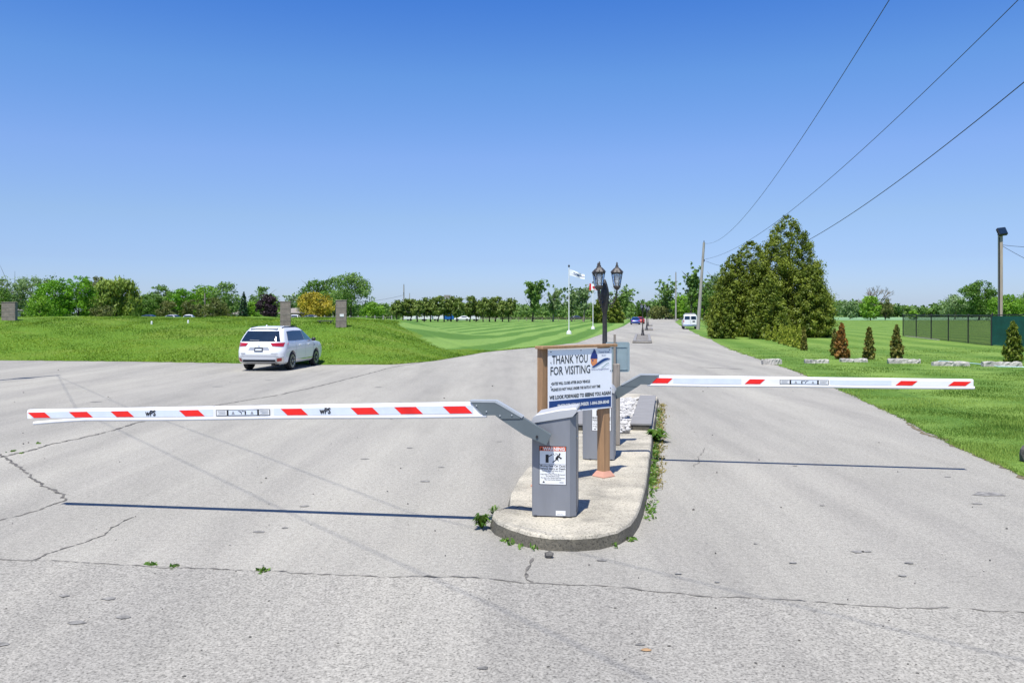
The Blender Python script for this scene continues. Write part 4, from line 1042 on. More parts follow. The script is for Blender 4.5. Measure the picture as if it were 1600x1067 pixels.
# ------------------------------------------------------------------ vehicles
def interp_layers(L, z):
    zs = [l[0] for l in L]; return [float(np.interp(z, zs, [l[i] for l in L])) for i in range(1, 5)]
def halfw(L, x, z):
    xr_, xf, w, r = interp_layers(L, z)
    if x < xr_ + r: t = min(1, (xr_ + r - x) / r); return w - r + r * math.sqrt(max(0, 1 - t * t))
    if x > xf - r: t = min(1, (x - xf + r) / r); return w - r + r * math.sqrt(max(0, 1 - t * t))
    return w
def rearx(L, y, z):
    xr_, xf, w, r = interp_layers(L, z); a = abs(y)
    b = -.05 * (1 - (a / w) ** 2)
    if a > w - r: t = min(1, (a - w + r) / r); return xr_ + b + r - r * math.sqrt(max(0, 1 - t * t))
    return xr_ + b
def car_body(L, wheels, R_arch):
    zs = []
    for a, b in zip(L, L[1:]):
        n = max(1, int((b[0] - a[0]) / .06)); zs += [a[0] + (b[0] - a[0]) * i / n for i in range(n)]
    zs.append(L[-1][0]); m = MB(); k = None
    for z in zs:
        xr_, xf, w, r = interp_layers(L, z); pts = []
        ts = [0, .125, .25, .375, .5, .625, .75, .875, 1]
        for s in np.linspace(0, w - r, 9)[:-1]: pts.append((rearx(L, s, z), -s))
        for s in ts: a = s * math.pi / 2; pts.append((xr_ + r - r * math.cos(a) + -.05 * (1 - ((w - r + r * math.sin(a)) / w) ** 2), -(w - r + r * math.sin(a))))
        for s in np.linspace(xr_ + r, xf - r, 9)[1:-1]: pts.append((s, -w))
        for s in ts: a = s * math.pi / 2; pts.append((xf - r + r * math.sin(a), -(w - r + r * math.cos(a))))
        pts.append((xf + .01, -(w - r) / 2)); half = pts
        ring = half + [(xf + .012, 0)] + [(x, -y) for x, y in reversed(half[1:])]
        if k is None: k = len(ring)
        m.v += [(x, y, z) for x, y in ring]
    for j in range(len(zs) - 1):
        for i in range(k): m.f.append((j * k + i, j * k + (i + 1) % k, (j + 1) * k + (i + 1) % k, (j + 1) * k + i)); m.m.append(0)
    m.f.append(tuple(range(k))); m.m.append(0); m.f.append(tuple((len(zs) - 1) * k + i for i in range(k))); m.m.append(0)
    return m
def make_car(name, loc, heading, L, wheels, rw, mat, label, cat, sidewin=(), rearwin=None, taillights=(), extra=None, trim=True, group=None, wy=.78):
    t = thing(name, loc, heading, label, cat, group)
    me = car_body(L, wheels, rw).mesh('body', [mat], 28)
    o = link('body', me, t)
    cut = MB()
    for x in wheels:
        for s in (-1, 1): cut.lathe([(rw * 1.16, -.16), (rw * 1.16, .4)], 28, M=Matrix.Translation((x, s * (wy - .0), rw * 1.02)) @ Matrix.Rotation(-s * R(90), 4, 'X'))
    cm = cut.mesh('cut', [MT['under']]); co = bpy.data.objects.new('cut', cm); COL.objects.link(co); co.location = (0, 0, 0); co.parent = t
    md = o.modifiers.new('b', 'BOOLEAN'); md.object = co; md.operation = 'DIFFERENCE'; md.solver = 'EXACT'
    bpy.context.view_layer.update()
    nm_ = bpy.data.meshes.new_from_object(o.evaluated_get(bpy.context.evaluated_depsgraph_get()))
    o.modifiers.clear()
    if len(nm_.polygons) > 20: o.data = nm_
    bpy.data.objects.remove(co)
    def side_patch(nm, corners, s, mt, off=.008, n=6, parent=None):
        m = MB(); (x0, z0), (x1, z1), (x2, z2), (x3, z3) = corners; vs = []
        for j in range(n + 1):
            for i in range(n + 1):
                a, b = i / n, j / n
                x = (x0 * (1 - a) + x1 * a) * (1 - b) + (x3 * (1 - a) + x2 * a) * b; z = (z0 * (1 - a) + z1 * a) * (1 - b) + (z3 * (1 - a) + z2 * a) * b
                vs.append((x, s * (halfw(L, x, z) + off), z))
        m.add(vs, [(j * (n + 1) + i, j * (n + 1) + i + 1, (j + 1) * (n + 1) + i + 1, (j + 1) * (n + 1) + i) for j in range(n) for i in range(n)])
        return m.build(nm, mt, parent or t, smooth=60)
    def rear_patch(nm, corners, mt, off=.01, n=8, parent=None):
        n = 44 if max(c[0] for c in corners) - min(c[0] for c in corners) > .9 else 12; m = MB(); (y0, z0), (y1, z1), (y2, z2), (y3, z3) = corners; vs = []
        for j in range(n + 1):
            for i in range(n + 1):
                a, b = i / n, j / n
                y = (y0 * (1 - a) + y1 * a) * (1 - b) + (y3 * (1 - a) + y2 * a) * b; z = (z0 * (1 - a) + z1 * a) * (1 - b) + (z3 * (1 - a) + z2 * a) * b
                vs.append((rearx(L, y, z) - off, y, z))
        m.add(vs, [(j * (n + 1) + i, j * (n + 1) + i + 1, (j + 1) * (n + 1) + i + 1, (j + 1) * (n + 1) + i) for j in range(n) for i in range(n)])
        return m.build(nm, mt, parent or t, smooth=60)
    for s in (-1, 1):
        for c_, mt in sidewin: side_patch('side_window', c_, s, MT[mt])
    if rearwin:
        for c_ in rearwin: rear_patch('rear_window', c_, MT['tint'], .016, 14)
    for c_ in taillights: rear_patch('tail_light', c_, MT['tail'], .014)
    for x in wheels:
        for s in (-1, 1):
            A = Matrix.Translation((x, s * (wy + .02), rw)) @ Matrix.Rotation(-s * R(90), 4, 'X')
            m = MB(); m.lathe([(rw * .66, .09), (rw * .9, .105), (rw, .07), (rw * 1.0, -.09), (rw * .9, -.13), (rw * .5, -.12)], 26, M=A)
            w_ = m.build('wheel', MT['tyre'], t, smooth=40)
            m = MB(); m.lathe([(rw * .66, .07), (rw * .69, .10), (rw * .63, .10), (rw * .6, .06)], 26, M=A); m.lathe([(rw * .15, .05), (rw * .15, .1), (rw * .08, .105)], 12, M=A)
            for k in range(10):
                B = A @ Matrix.Rotation(2 * math.pi * k / 10, 4, 'Z')
                m.add([(rw * .1, -.018, .075), (rw * .66, -.036, .098), (rw * .66, .036, .098), (rw * .1, .018, .075)], [(0, 1, 2, 3)], 0, B)
            m.build('rim', MT['rim'], w_, smooth=False)
    z0 = L[0][0]
    m = MB(); m.box((0, 0, z0 + .03), (L[0][2] - L[0][1] - .5, .9, .1)); m.build('underbody', MT['under'], t)
    if extra: extra(t, L, side_patch, rear_patch)
    return t
SUV = [(.26, -2.12, 2.1, .80, .28), (.33, -2.26, 2.26, .86, .32), (.5, -2.33, 2.33, .885, .34), (.72, -2.33, 2.32, .90, .36), (.86, -2.29, 2.24, .90, .38), (.98, -2.27, 2.08, .89, .40), (1.05, -2.25, 1.45, .88, .38), (1.12, -2.20, 1.05, .855, .30), (1.3, -2.08, .72, .79, .27), (1.48, -1.93, .40, .715, .25), (1.57, -1.83, .2, .665, .26), (1.62, -1.72, .0, .61, .28), (1.66, -1.5, -.35, .5, .3), (1.675, -1.1, -.6, .36, .3)]
def suv_extra(t, L, side, rear):
    rear('lower_valance', [(-.62, .36), (.62, .36), (.60, .43), (-.60, .43)], MT['under'], .012)
    rear('skid_plate', [(-.66, .28), (.66, .28), (.66, .355), (-.66, .355)], MT['cars'], .014)
    rear('plate_recess', [(-.40, .80), (.40, .80), (.34, .90), (-.34, .90)], MT['cars'], .010)
    lp_ = rear('licence_plate', [(-.16, .745), (.16, .745), (.16, .89), (-.16, .89)], MT['blk'], .022)
    rear('plate_lettering', [(-.12, .78), (.12, .78), (.12, .84), (-.12, .84)], MT['refl'], .026, parent=lp_)
    for s in (-1, 1):
        rear('fog_light', [(s * .66, .36), (s * .80, .38), (s * .82, .50), (s * .68, .48)], MT['tail'], .018)
        rear('fog_surround', [(s * .62, .33), (s * .85, .35), (s * .86, .53), (s * .65, .51)], MT['chrome'], .013)
        side('door_trim', [(-.95, .36), (1.05, .36), (1.02, .40), (-.95, .40)], s, MT['chrome'], .012)
        side('window_trim', [(-1.75, 1.075), (1.0, 1.075), (1.0, 1.095), (-1.75, 1.095)], s, MT['chrome'], .010)
        for xx in (-.96, .08, 1.0): side('door_seam', [(xx - .006, .42), (xx + .006, .42), (xx + .006, 1.07), (xx - .006, 1.07)], s, MT['ltext'], .004)
        for xx in (-.55, .42):
            m = MB(); m.box((xx, s * (halfw(L, xx, .94) + .02), .94), (.2, .03, .03), bev=.01); m.build('door_handle', MT['carw'], t)
        side('badge', [(1.05, .86), (1.16, .86), (1.18, .9), (1.07, .9)], s, MT['blue'], .008)
        m = MB(); m.box((.80, s * .97, 1.12), (.11, .17, .14), bev=.04); m.build('side_mirror', MT['blk'], t, smooth=50)
        m = MB(); m.tube([(-1.65, s * .60, 1.60), (-1.5, s * .60, 1.645), (-.2, s * .60, 1.645), (.0, s * .6, 1.60)], .016, 8); m.build('roof_rail', MT['blk'], t, smooth=50)
    rear('tailgate_seam', [(-.66, .60), (.66, .60), (.66, .612), (-.66, .612)], MT['ltext'], .006)
    rear('bumper_step', [(-.72, .555), (.72, .555), (.72, .575), (-.72, .575)], MT['cars'], .008)
    m = MB()
    for a in (90, 210, 330):
        c_, s_ = math.cos(R(a)), math.sin(R(a)); X0 = rearx(L, 0, .95) - .018
        pts = [(0, 0), (.02 * c_ - .014 * s_, .02 * s_ + .014 * c_), (.045 * c_, .045 * s_), (.02 * c_ + .014 * s_, .02 * s_ - .014 * c_)]
        m.add([(X0, a_, .95 + b_) for a_, b_ in pts], [(0, 1, 2, 3)])
    m.build('emblem', MT['chrome'], t, smooth=False)
    rear('model_badge', [(.50, .66), (.68, .66), (.68, .685), (.50, .685)], MT['ltext'], .012)
    rear('model_badge', [(-.70, .66), (-.46, .66), (-.46, .68), (-.70, .68)], MT['ltext'], .012)
    m = MB(); m.tube([(rearx(L, 0, 1.15) - .02, .02, 1.15), (rearx(L, .3, 1.17) - .03, .38, 1.17)], .011, 6); m.build('rear_wiper', MT['ltext'], t)
    m = MB(); m.box((-1.80, 0, 1.60), (.26, 1.04, .03), bev=.012); m.build('spoiler', MT['carw'], t)
    m = MB(); m.prism([(-1.62, 1.66), (-1.48, 1.66), (-1.6, 1.73)], -.02, .02, 'y'); m.build('antenna_fin', MT['carw'], t)
    m = MB(); m.box((-2.2, -.5, .24), (.18, .1, .07)); m.build('exhaust', MT['under'], t)
TL = [[(-.84, .92), (-.50, .95), (-.42, 1.06), (-.86, 1.07)], [(.50, .95), (.84, .92), (.86, 1.07), (.42, 1.06)]]
hd = R(90 - 6.0)
rrw = Vector((-8.67, 33.6)); 
cen = Vector((-9.50, 35.25))
suv = make_car('parked_car', (cen.x, cen.y, .0), hd, SUV, (-1.32, 1.35), .345, MT['carw'], 'white SUV parked at the edge of the asphalt before the grassy berm, seen from behind', 'car',
    sidewin=[([(-.98, 1.12), (.0, 1.12), (.0, 1.49), (-.90, 1.50)], 'tint'), ([(-1.70, 1.13), (-.98, 1.12), (-.90, 1.50), (-1.52, 1.48)], 'tint'), ([(.03, 1.12), (.93, 1.12), (.36, 1.46), (.03, 1.49)], 'ctl')],
    rearwin=[[(-.74, 1.12), (.74, 1.12), (.60, 1.50), (-.60, 1.50)]], taillights=TL, extra=suv_extra)
suv.scale = (1.05, 1.06, 1.03)
# wrap of the tail light onto the flank
m = MB()
for s in (-1, 1):
    vs = []
    for (x, z) in ((-2.18, .95), (-1.80, .99), (-1.72, 1.06), (-2.14, 1.07)): vs.append((x, s * (halfw(SUV, x, z) + .012), z))
    m.add(vs, [(0, 1, 2, 3)])
m.build('tail_light', MT['tail'], suv, smooth=False)
VAN = [(.35, -2.7, 2.6, .92, .15), (.5, -2.75, 2.75, .97, .18), (.75, -2.72, 2.75, 1.0, .2), (1.1, -2.70, 2.6, 1.0, .2), (1.2, -2.69, 1.95, .98, .2), (1.3, -2.68, 1.75, .96, .2), (1.8, -2.62, 1.2, .86, .2), (1.98, -2.55, .95, .80, .25), (2.06, -2.35, .6, .65, .3)]
def van_extra(t, L, side, rear):
    rear('licence_plate', [(-.62, .98), (-.28, .98), (-.28, 1.14), (-.62, 1.14)], MT['blk'], .02)
    rear('bumper', [(-.9, .5), (.9, .5), (.9, .62), (-.9, .62)], MT['chrome'], .03)
    rear('door_seam', [(-.008, .68), (.008, .68), (.008, 1.9), (-.008, 1.9)], MT['blk'], .008)
    m = MB()
    for s in (-1, 1): m.box((-.6, s * .55, 2.12), (2.6, .04, .05))
    for x in (-1.8, -.6, .5): m.box((x, 0, 2.17), (.05, 1.3, .05))
    m.build('roof_rack', MT['cars'], t)
    for s in (-1, 1): m = MB(); m.box((1.6, s * 1.12, 1.4), (.12, .2, .28), bev=.03); m.build('side_mirror', MT['blk'], t)
vx, vy = G(1080, 514.5)
make_car('parked_van', (vx + .3, vy + 2.6, .03), R(90 - 9), VAN, (-1.75, 1.75), .36, MT['vanw'], 'white work van with a roof rack parked on the grass by the leaning pole', 'van',
    sidewin=[([(-2.4, 1.35), (1.2, 1.35), (.95, 1.8), (-2.35, 1.8)], 'tint')], rearwin=[[(-.80, 1.32), (-.08, 1.32), (-.08, 1.78), (-.74, 1.78)], [(.08, 1.32), (.80, 1.32), (.74, 1.78), (.08, 1.78)]],
    taillights=[[(-.95, .95), (-.84, .95), (-.84, 1.25), (-.95, 1.25)], [(.84, .95), (.95, .95), (.95, 1.25), (.84, 1.25)]], extra=van_extra, wy=.86)
SED = [(.22, -2.1, 2.1, .78, .25), (.4, -2.25, 2.25, .87, .3), (.65, -2.25, 2.25, .88, .34), (.82, -2.15, 2.05, .87, .35), (.92, -2.0, 1.2, .84, .3), (1.0, -1.75, .9, .80, .25), (1.3, -1.3, .3, .64, .25), (1.42, -1.0, -.1, .5, .25), (1.45, -.7, -.3, .36, .2)]
def car2(px, d, heading, mat, label, z=0.):
    return make_car('parked_car', ((px - 800) / F * d, d, z), heading, SED, (-1.3, 1.3), .31, MT[mat], label, 'car', sidewin=[([(-1.4, 1.0), (.8, 1.0), (.25, 1.32), (-1.15, 1.32)], 'tint')],
        rearwin=[[(-.68, 1.0), (.68, 1.0), (.56, 1.32), (-.56, 1.32)]], taillights=[[(-.80, .68), (-.5, .7), (-.5, .8), (-.8, .8)], [(.5, .7), (.8, .68), (.8, .8), (.5, .8)]], wy=.77)
blue = car2(992.5, 166, R(84), 'carb', 'small blue car on the left lane of the road in the distance')
red = car2(1000, 178, R(84), 'carr', 'red car just ahead of the distant blue one')
c1 = car2(228, 146, R(175), 'card', 'dark blue car roof showing over the berm at left', .52)
c2 = car2(266, 146, R(160), 'cars', 'silver car roof showing over the berm crest', .52)
c3 = car2(296, 146, R(100), 'vanw', 'white pickup-like car showing over the berm beneath the olive bush', .52)
c4 = car2(482, 146, R(178), 'card', 'dark car parked before the low house between the piers', .52)
c5 = car2(462, 146, R(90), 'vanw', 'white car parked beside the middle pier near the house', .52)
c6 = car2(722, 236, R(185), 'vanw', 'white car seen through the gap in the cedar row')
c7 = car2(898, 280, R(180), 'card', 'dark car behind the hedge near the first flagpole')
# container and trailers behind the cedars
def trailer(px, d, L, h, mat, label):
    t = thing('trailer', ((px - 800) / F * d, d, 0), R(3), label, 'trailer')
    m = MB(); m.box((0, 0, h / 2 + .45), (L, 2.3, h), bev=.08); m.build('body', MT[mat], t)
    m = MB(); m.box((L * .1, -1.16, h * .55 + .4), (L * .25, .03, h * .3)); m.build('window', MT['winglass'], t)
    for x in (-.4, .4):
        m = MB(); m.lathe([(.33, -.1), (.33, .1)], 16, M=Matrix.Translation((x, -1.0, .33)) @ Matrix.Rotation(R(90), 4, 'X')); m.build('wheel', MT['tyre'], t)
trailer(640, 240, 3.6, 2.2, 'metalw', 'small white trailer behind the left part of the cedar row')
trailer(663, 242, 4.4, 2.4, 'metalw', 'white trailer behind the middle of the cedar row')
trailer(682, 244, 4.0, 2.2, 'metalw', 'white trailer just left of the blue one')
trailer(702, 236, 2.6, 2.3, 'bluebox', 'bright blue trailer behind the cedar row')
trailer(743, 240, 2.6, 2.0, 'metalw', 'pale trailer seen right of the gap in the cedars')

# ------------------------------------------------------------------ stone piers on the berm
def pier(px, pb, pt, w, label, plaque=False):
    y = 47.0
    for _ in range(30):
        x = (px - 800) / F * y; z = zl(x, y); y += ((CH - z) * F / (pb - YH) - y) * .3; y = min(max(y, 42), 52)
    x = (px - 800) / F * y; z = zl(x, y); s = y / F; h = (CH - z) + (YH - pt) * s
    t = thing('stone_pier', (x, y, z - .08), R(-12 + 28), label, 'pier', 'stone piers on the grassy berm')
    m = MB(); W_ = w * s * .80; m.box((0, 0, (h + .08) / 2), (W_, W_ * .7, h + .08), bev=.02)
    for k in range(1, 4): m.box((0, 0, h * k / 4 + .08), (W_ + .012, W_ * .7 + .012, .03), 1)
    m.build('shaft', [MT['pier'], MT['wooda']], t)
    m = MB(); m.box((0, 0, h + .10), (W_ + .03, W_ * .7 + .03, .04), bev=.01); m.build('capstone', MT['wooda'], t)
    if plaque: m = MB(); m.box((.02, -W_ * .35 - .012, h * .5), (.22, .012, .14)); m.build('plaque', MT['label'], t)
pier(446, 503, 472, 20, 'brown stone pier left of the golden tree, behind the SUV roof')
pier(533, 504, 470, 20, 'brown stone pier with a small white plaque, right of the golden tree', True)
pier(15, 501, 473, 24, 'brown stone pier at the far left edge of the berm')
x, y = (499 - 800) / F * 46, 46; 
t = thing('bench', (x, 47.5, zl(x, 47.5)), R(4), 'low dark bench lying in the grass between the stone piers', 'bench')
m = MB(); m.box((0, 0, .12), (.85, .3, .05), bev=.01); m.build('seat', MT['iron'], t)
for sx in (-.3, .3): m = MB(); m.box((sx, 0, .05), (.05, .26, .1)); m.build('leg', MT['iron'], t)
for px, dd, lab in ((237, 49, 'short white marker post on the berm below the dark blue car'), (294, 49, 'short white marker post on the berm below the white pickup')):
    x = (px - 800) / F * dd; m = MB(); z = zl(x, dd); m.lathe([(.05, -.05), (.05, .14), (.04, .17), (.01, .18)], 10)
    o = m.build('marker_post', MT['label'], loc=(x, dd, z)); tag(o, lab, 'marker post', 'marker posts on the berm')

# ------------------------------------------------------------------ houses
def house(px, d, w, dp, h, rh, rz, wm, label):
    t = thing('house', ((px - 800) / F * d, d, 0), rz, label, 'house')
    m = MB(); m.box((0, 0, h / 2), (w, dp, h)); m.build('wall', MT[wm], t)
    m = MB(); e = .5; m.add([(-w / 2 - e, -dp / 2 - e, h), (w / 2 + e, -dp / 2 - e, h), (w / 2 + e, dp / 2 + e, h), (-w / 2 - e, dp / 2 + e, h), (-w / 2 + dp * .3, 0, h + rh), (w / 2 - dp * .3, 0, h + rh), (-w / 2 - e, -dp / 2 - e, h - .18), (w / 2 + e, -dp / 2 - e, h - .18), (w / 2 + e, dp / 2 + e, h - .18), (-w / 2 - e, dp / 2 + e, h - .18)],
        [(0, 1, 5, 4), (1, 2, 5), (2, 3, 4, 5), (3, 0, 4), (6, 7, 1, 0), (7, 8, 2, 1), (8, 9, 3, 2), (9, 6, 0, 3), (6, 7, 8, 9)]); rf = m.build('roof', MT['roof'], t)
    m = MB(); m.box((w * .2, 0, h + rh), (.5, .5, .9)); m.build('chimney', MT['brick'], rf)
    for x in (-w * .32, -.02 * w, w * .32):
        m = MB(); m.box((x, -dp / 2 - .02, h * .55), (1.2, .06, 1.1)); m.build('window', MT['winglass'], t)
    m = MB(); m.box((w * .14, -dp / 2 - .02, 1.0), (.95, .06, 2.0)); m.build('door', MT['brick'], t)
house(478, 236, 12, 7, 2.3, 1.3, R(-6), 'brick', 'low brick house with a grey roof between the stone piers')
house(-2, 200, 6, 8, 2.9, 1.6, R(5), 'wall', 'pale house with a grey roof at the left edge behind the pier')
house(362, 235, 9, 5, 2.0, .7, R(3), 'metalw', 'low white cottage partly hidden behind the spruce')

# ------------------------------------------------------------------ blocks, rock, hose
def block(px0, px1, pt, pb, label, k):
    x0, y = G(px0, pb, .03); x1 = (px1 - 800) / F * y; w = x1 - x0; h = (pb - pt) * y / F * .74
    m = MB(); rr = random.Random(px0); NX, NY, NZ = 12, 4, 3; import bmesh
    t = .28; bm = bmesh.new(); rings = []; NS = 14; ph = rr.uniform(0, 6)
    for i in range(NS + 1):
        q = i / NS; e = 1 - .18 * (i in (0, NS)) ; hx = 1 + .10 * math.sin(q * 5 + ph) + rr.gauss(0, .06); ring = []
        for (a, b_) in ((-.5, -.5), (-.5, .1), (-.47, .38), (-.36, .5), (0, .52), (.36, .5), (.5, .3), (.5, -.5)):
            ring.append(bm.verts.new(((q - .5) * w + rr.gauss(0, .012), a * t * e + rr.gauss(0, .014), b_ * h * (e * hx if b_ > 0 else 1) + rr.gauss(0, .009))))
        rings.append(ring)
    for r0_, r1_ in zip(rings, rings[1:]):
        for k in range(8): bm.faces.new((r0_[k], r0_[(k + 1) % 8], r1_[(k + 1) % 8], r1_[k]))
    bm.faces.new(rings[0]); bm.faces.new(list(reversed(rings[-1])))
    bmesh.ops.recalc_face_normals(bm, faces=bm.faces)
    me = bpy.data.meshes.new('concrete_block'); bm.to_mesh(me); bm.free(); me.materials.append(MT['block'])
    o = link('concrete_block', me, loc=((x0 + x1) / 2, y + t / 2, .03 + h / 2 - .03)); o.rotation_euler = (0, 0, rr.uniform(-.06, .06)); tag(o, label, 'parking block', 'concrete blocks along the lawn')
block(1192, 1222, 557, 569, 'rough grey concrete block nearest the road, leftmost in the row', 0)
block(1259, 1296, 558, 568, 'second concrete block from the road, left of the rusty cedar', 1)
block(1315, 1356, 557, 566, 'concrete block between the rusty cedar and the next small cedar', 2)
block(1390, 1439, 557, 568, 'broken-looking concrete block below the pointed young cedar', 3)
block(1460, 1515, 561, 572, 'straight-edged concrete block left of the blue hose curve', 4)
block(1538, 1598, 561, 573, 'longest concrete block in front of the dark green cedar', 5)
def rockobj(name, px, py, s, mat, label, cat, z=0):
    import bmesh
    x, y = G(px, py, z); bm = bmesh.new(); bmesh.ops.create_icosphere(bm, subdivisions=2, radius=1); rr = random.Random(px)
    for v in bm.verts: v.co = Vector((v.co.x * s[0], v.co.y * s[1], v.co.z * s[2])) * rr.uniform(.82, 1.12)
    me = bpy.data.meshes.new(name); bm.to_mesh(me); bm.free(); me.materials.append(mat)
    o = link(name, me, loc=(x, y, z + s[2] * .8)); tag(o, label, cat)
rockobj('stone', 858, 871, (.045, .04, .035), MT['rock'], 'small dark stone on the asphalt in front of the island nose', 'stone')
rockobj('stone', 1604, 722, (.10, .12, .15), MT['rock'], 'dark rock in the grass at the right edge of the photo', 'rock', .02)
rockobj('dead_leaf', 1010, 1016, (.035, .02, .008), MT['leafbrown'], 'brown dead leaf on the asphalt near the bottom of the photo', 'leaf', .004)
pts = [Vector((*G(px, py, .05), .06)) for px, py in ((1461, 566), (1470, 564), (1500, 566), (1530, 569), (1560, 573), (1600, 574), (1680, 577))]
m = MB(); m.tube(pts, .022, 6); tag(m.build('garden_hose', MT['hose']), 'pale blue garden hose lying on the right lawn', 'hose')

# ------------------------------------------------------------------ fences
A = Vector(G(1411, 525.5)); B = Vector(G(1549, 541)); Cc = Vector((35.3, 43.5))
def chain_fence(a, b, n, h, label):
    dv = b - a; L = dv.length; t = thing('chain_link_fence', (a.x, a.y, .02), math.atan2(dv.y, dv.x), label, 'fence')
    for i in range(n + 1):
        m = MB(); m.lathe([(.045, 0), (.045, h + .05), (.055, h + .06), (.02, h + .1)], 10, c=(L * i / n, 0, 0)); m.build('post', MT['wire'], t)
    m = MB(); m.tube([(0, 0, h), (L, 0, h)], .035, 8); m.tube([(0, 0, .1), (L, 0, .1)], .012, 6); m.build('rail', MT['wire'], t)
    V = []; sp = .09; k = int((L + h) / sp); w = .016
    for s in (1, -1):
        for i in range(k):
            u = i * sp - h if s > 0 else i * sp
            p0 = [u, 0.]; p1 = [u + s * h, h]
            # clip to panel
            if s > 0:
                if p0[0] < 0: p0 = [0, -u]
                if p1[0] > L: p1 = [L, L - u]
            else:
                if p0[0] > L: p0 = [L, u - L]
                if p1[0] < 0: p1 = [0, u]
            if p1[1] <= p0[1]: continue
            V.append([[p0[0] - w, s * .002, p0[1]], [p0[0] + w, s * .002, p0[1]], [p1[0] + w, s * .002, p1[1]], [p1[0] - w, s * .002, p1[1]]])
    link('wire_mesh', mesh_np('wire_mesh', np.array(V), 4, [MT['wire']]), t)
    m = MB(); m.box((L * .28, -.1, .02), (L * .45, .15, .06)); m.build('footing', MT['block'], t)
chain_fence(A, B, 5, 2.05, 'black chain-link fence running up to the green screen')
dv = Cc - B; L = dv.length; t = thing('screened_fence', (B.x, B.y, .02), math.atan2(dv.y, dv.x), 'tall fence covered with dark green windscreen at the right edge', 'fence')
xs_ = np.linspace(0, L, 60); m = MB(); vs = []
for z in (.05, .7, 1.4, 2.02):
    for x in xs_: vs.append((x, .03 * math.sin(x * 2.1 + z) * math.sin(z * 1.5), z + (.02 * math.sin(x * 3) if z < .1 else 0)))
k = len(xs_); m.add(vs, [(j * k + i, j * k + i + 1, (j + 1) * k + i + 1, (j + 1) * k + i) for j in range(3) for i in range(k - 1)]); m.build('windscreen', MT['gfence'], t, smooth=60)
for i in range(5): m = MB(); m.lathe([(.045, 0), (.045, 2.2), (.02, 2.26)], 10, c=(L * i / 4, .09, 0)); m.build('post', MT['wire'], t)
m = MB(); m.tube([(0, .09, 2.1), (L, .09, 2.1)], .03, 8); m.build('rail', MT['wire'], t)
# low field fences far away
def field_fence(px0, px1, d, n, h, mat, label, rail=True, zf=0):
    x0 = (px0 - 800) / F * d; x1 = (px1 - 800) / F * d; t = thing('field_fence', (x0, d, zf), 0, label, 'fence')
    for i in range(n): m = MB(); m.box(((x1 - x0) * i / (n - 1), 0, h / 2), (.14, .14, h)); m.build('post', MT[mat], t)
    m = MB(); 
    for z in ((h * .45, h * .85) if rail else (h * .9,)): m.box(((x1 - x0) / 2, -.08, z), (x1 - x0, .04, .09 if rail else .03))
    m.build('rail', MT[mat], t)
field_fence(748, 985, 232, 20, 1.15, 'barkl', 'low rail fence along the far side of the striped lawn')
field_fence(455, 612, 120, 13, 1.9, 'pole', 'thin post-and-wire fence behind the berm', False)

# ------------------------------------------------------------------ poles, wires, flags
def upole(px_b, d, z_top, px_t, r, label, mat='pole', arm=True):
    xb = (px_b - 800) / F * d; xt = (px_t - 800) / F * d
    t = thing('utility_pole', (xb, d, 0), 0, label, 'utility pole')
    m = MB(); m.tube([(0, 0, 0), ((xt - xb) * .5, 0, z_top * .5), (xt - xb, 0, z_top)], [r * 1.25, r, r * .75], 12); m.build('pole', MT[mat], t, smooth=50)
    if arm:
        m = MB(); m.lathe([(.05, 0), (.07, .08), (.04, .16), (.06, .2), (.02, .28)], 8, c=(xt - xb, 0, z_top)); m.build('insulator', MT['wire'], t)
        m = MB(); m.box((xt - xb - .03, -.2, z_top - 2.4), (.1, .3, .3)); m.build('bracket', MT['wire'], t)
    return (xt, d, z_top)
def ztop(py, d): return CH + (YH - py) * d / F
pA = upole(1090.5, 113, ztop(379, 113), 1100, .20, 'tall weathered utility pole leaning right beside the white van')
upole(1056, 230, ztop(426, 230), 1056, .2, 'distant upright utility pole at the end of the road')
upole(631, 250, ztop(445, 250), 631, .2, 'utility pole rising above the left end of the cedar row')
upole(640, 300, ztop(458, 300), 640, .15, 'short thin pole just right of the taller one above the cedars', arm=False)
upole(320, 210, ztop(458, 210), 320, .2, 'pale utility pole among the trees at left', 'barkl')
t = thing('floodlight_pole', ((1563 - 800) / F * 62, 62, 0), R(-6), 'square wooden pole with a floodlight above the green screened fence', 'light pole')
zt = ztop(368, 62)
m = MB(); m.box((0, 0, zt / 2), (.26, .26, zt), bev=.02); m.build('pole', MT['tan'], t)
m = MB(); m.box((-.125, -.15, zt / 2), (.06, .04, zt - .3)); m.build('conduit', MT['wire'], t)
m = MB(); m.box((.0, 0, 0), (.64, .26, .62), M=Matrix.Translation((.06, -.12, zt + .26)) @ Matrix.Rotation(R(-28), 4, 'X') @ Matrix.Rotation(R(-8), 4, 'Y'), bev=.05); m.tube([(-.2, 0, zt + .02), (0, -.1, zt + .2)], .03, 6); m.build('floodlight', MT['blk'], t)
m = MB(); m.box((0, 0, 0), (.54, .012, .5), M=Matrix.Translation((.06, -.12, zt + .26)) @ Matrix.Rotation(R(-28), 4, 'X') @ Matrix.Rotation(R(-8), 4, 'Y') @ Matrix.Translation((0, -.135, 0))); m.build('lens', MT['tint'], t)

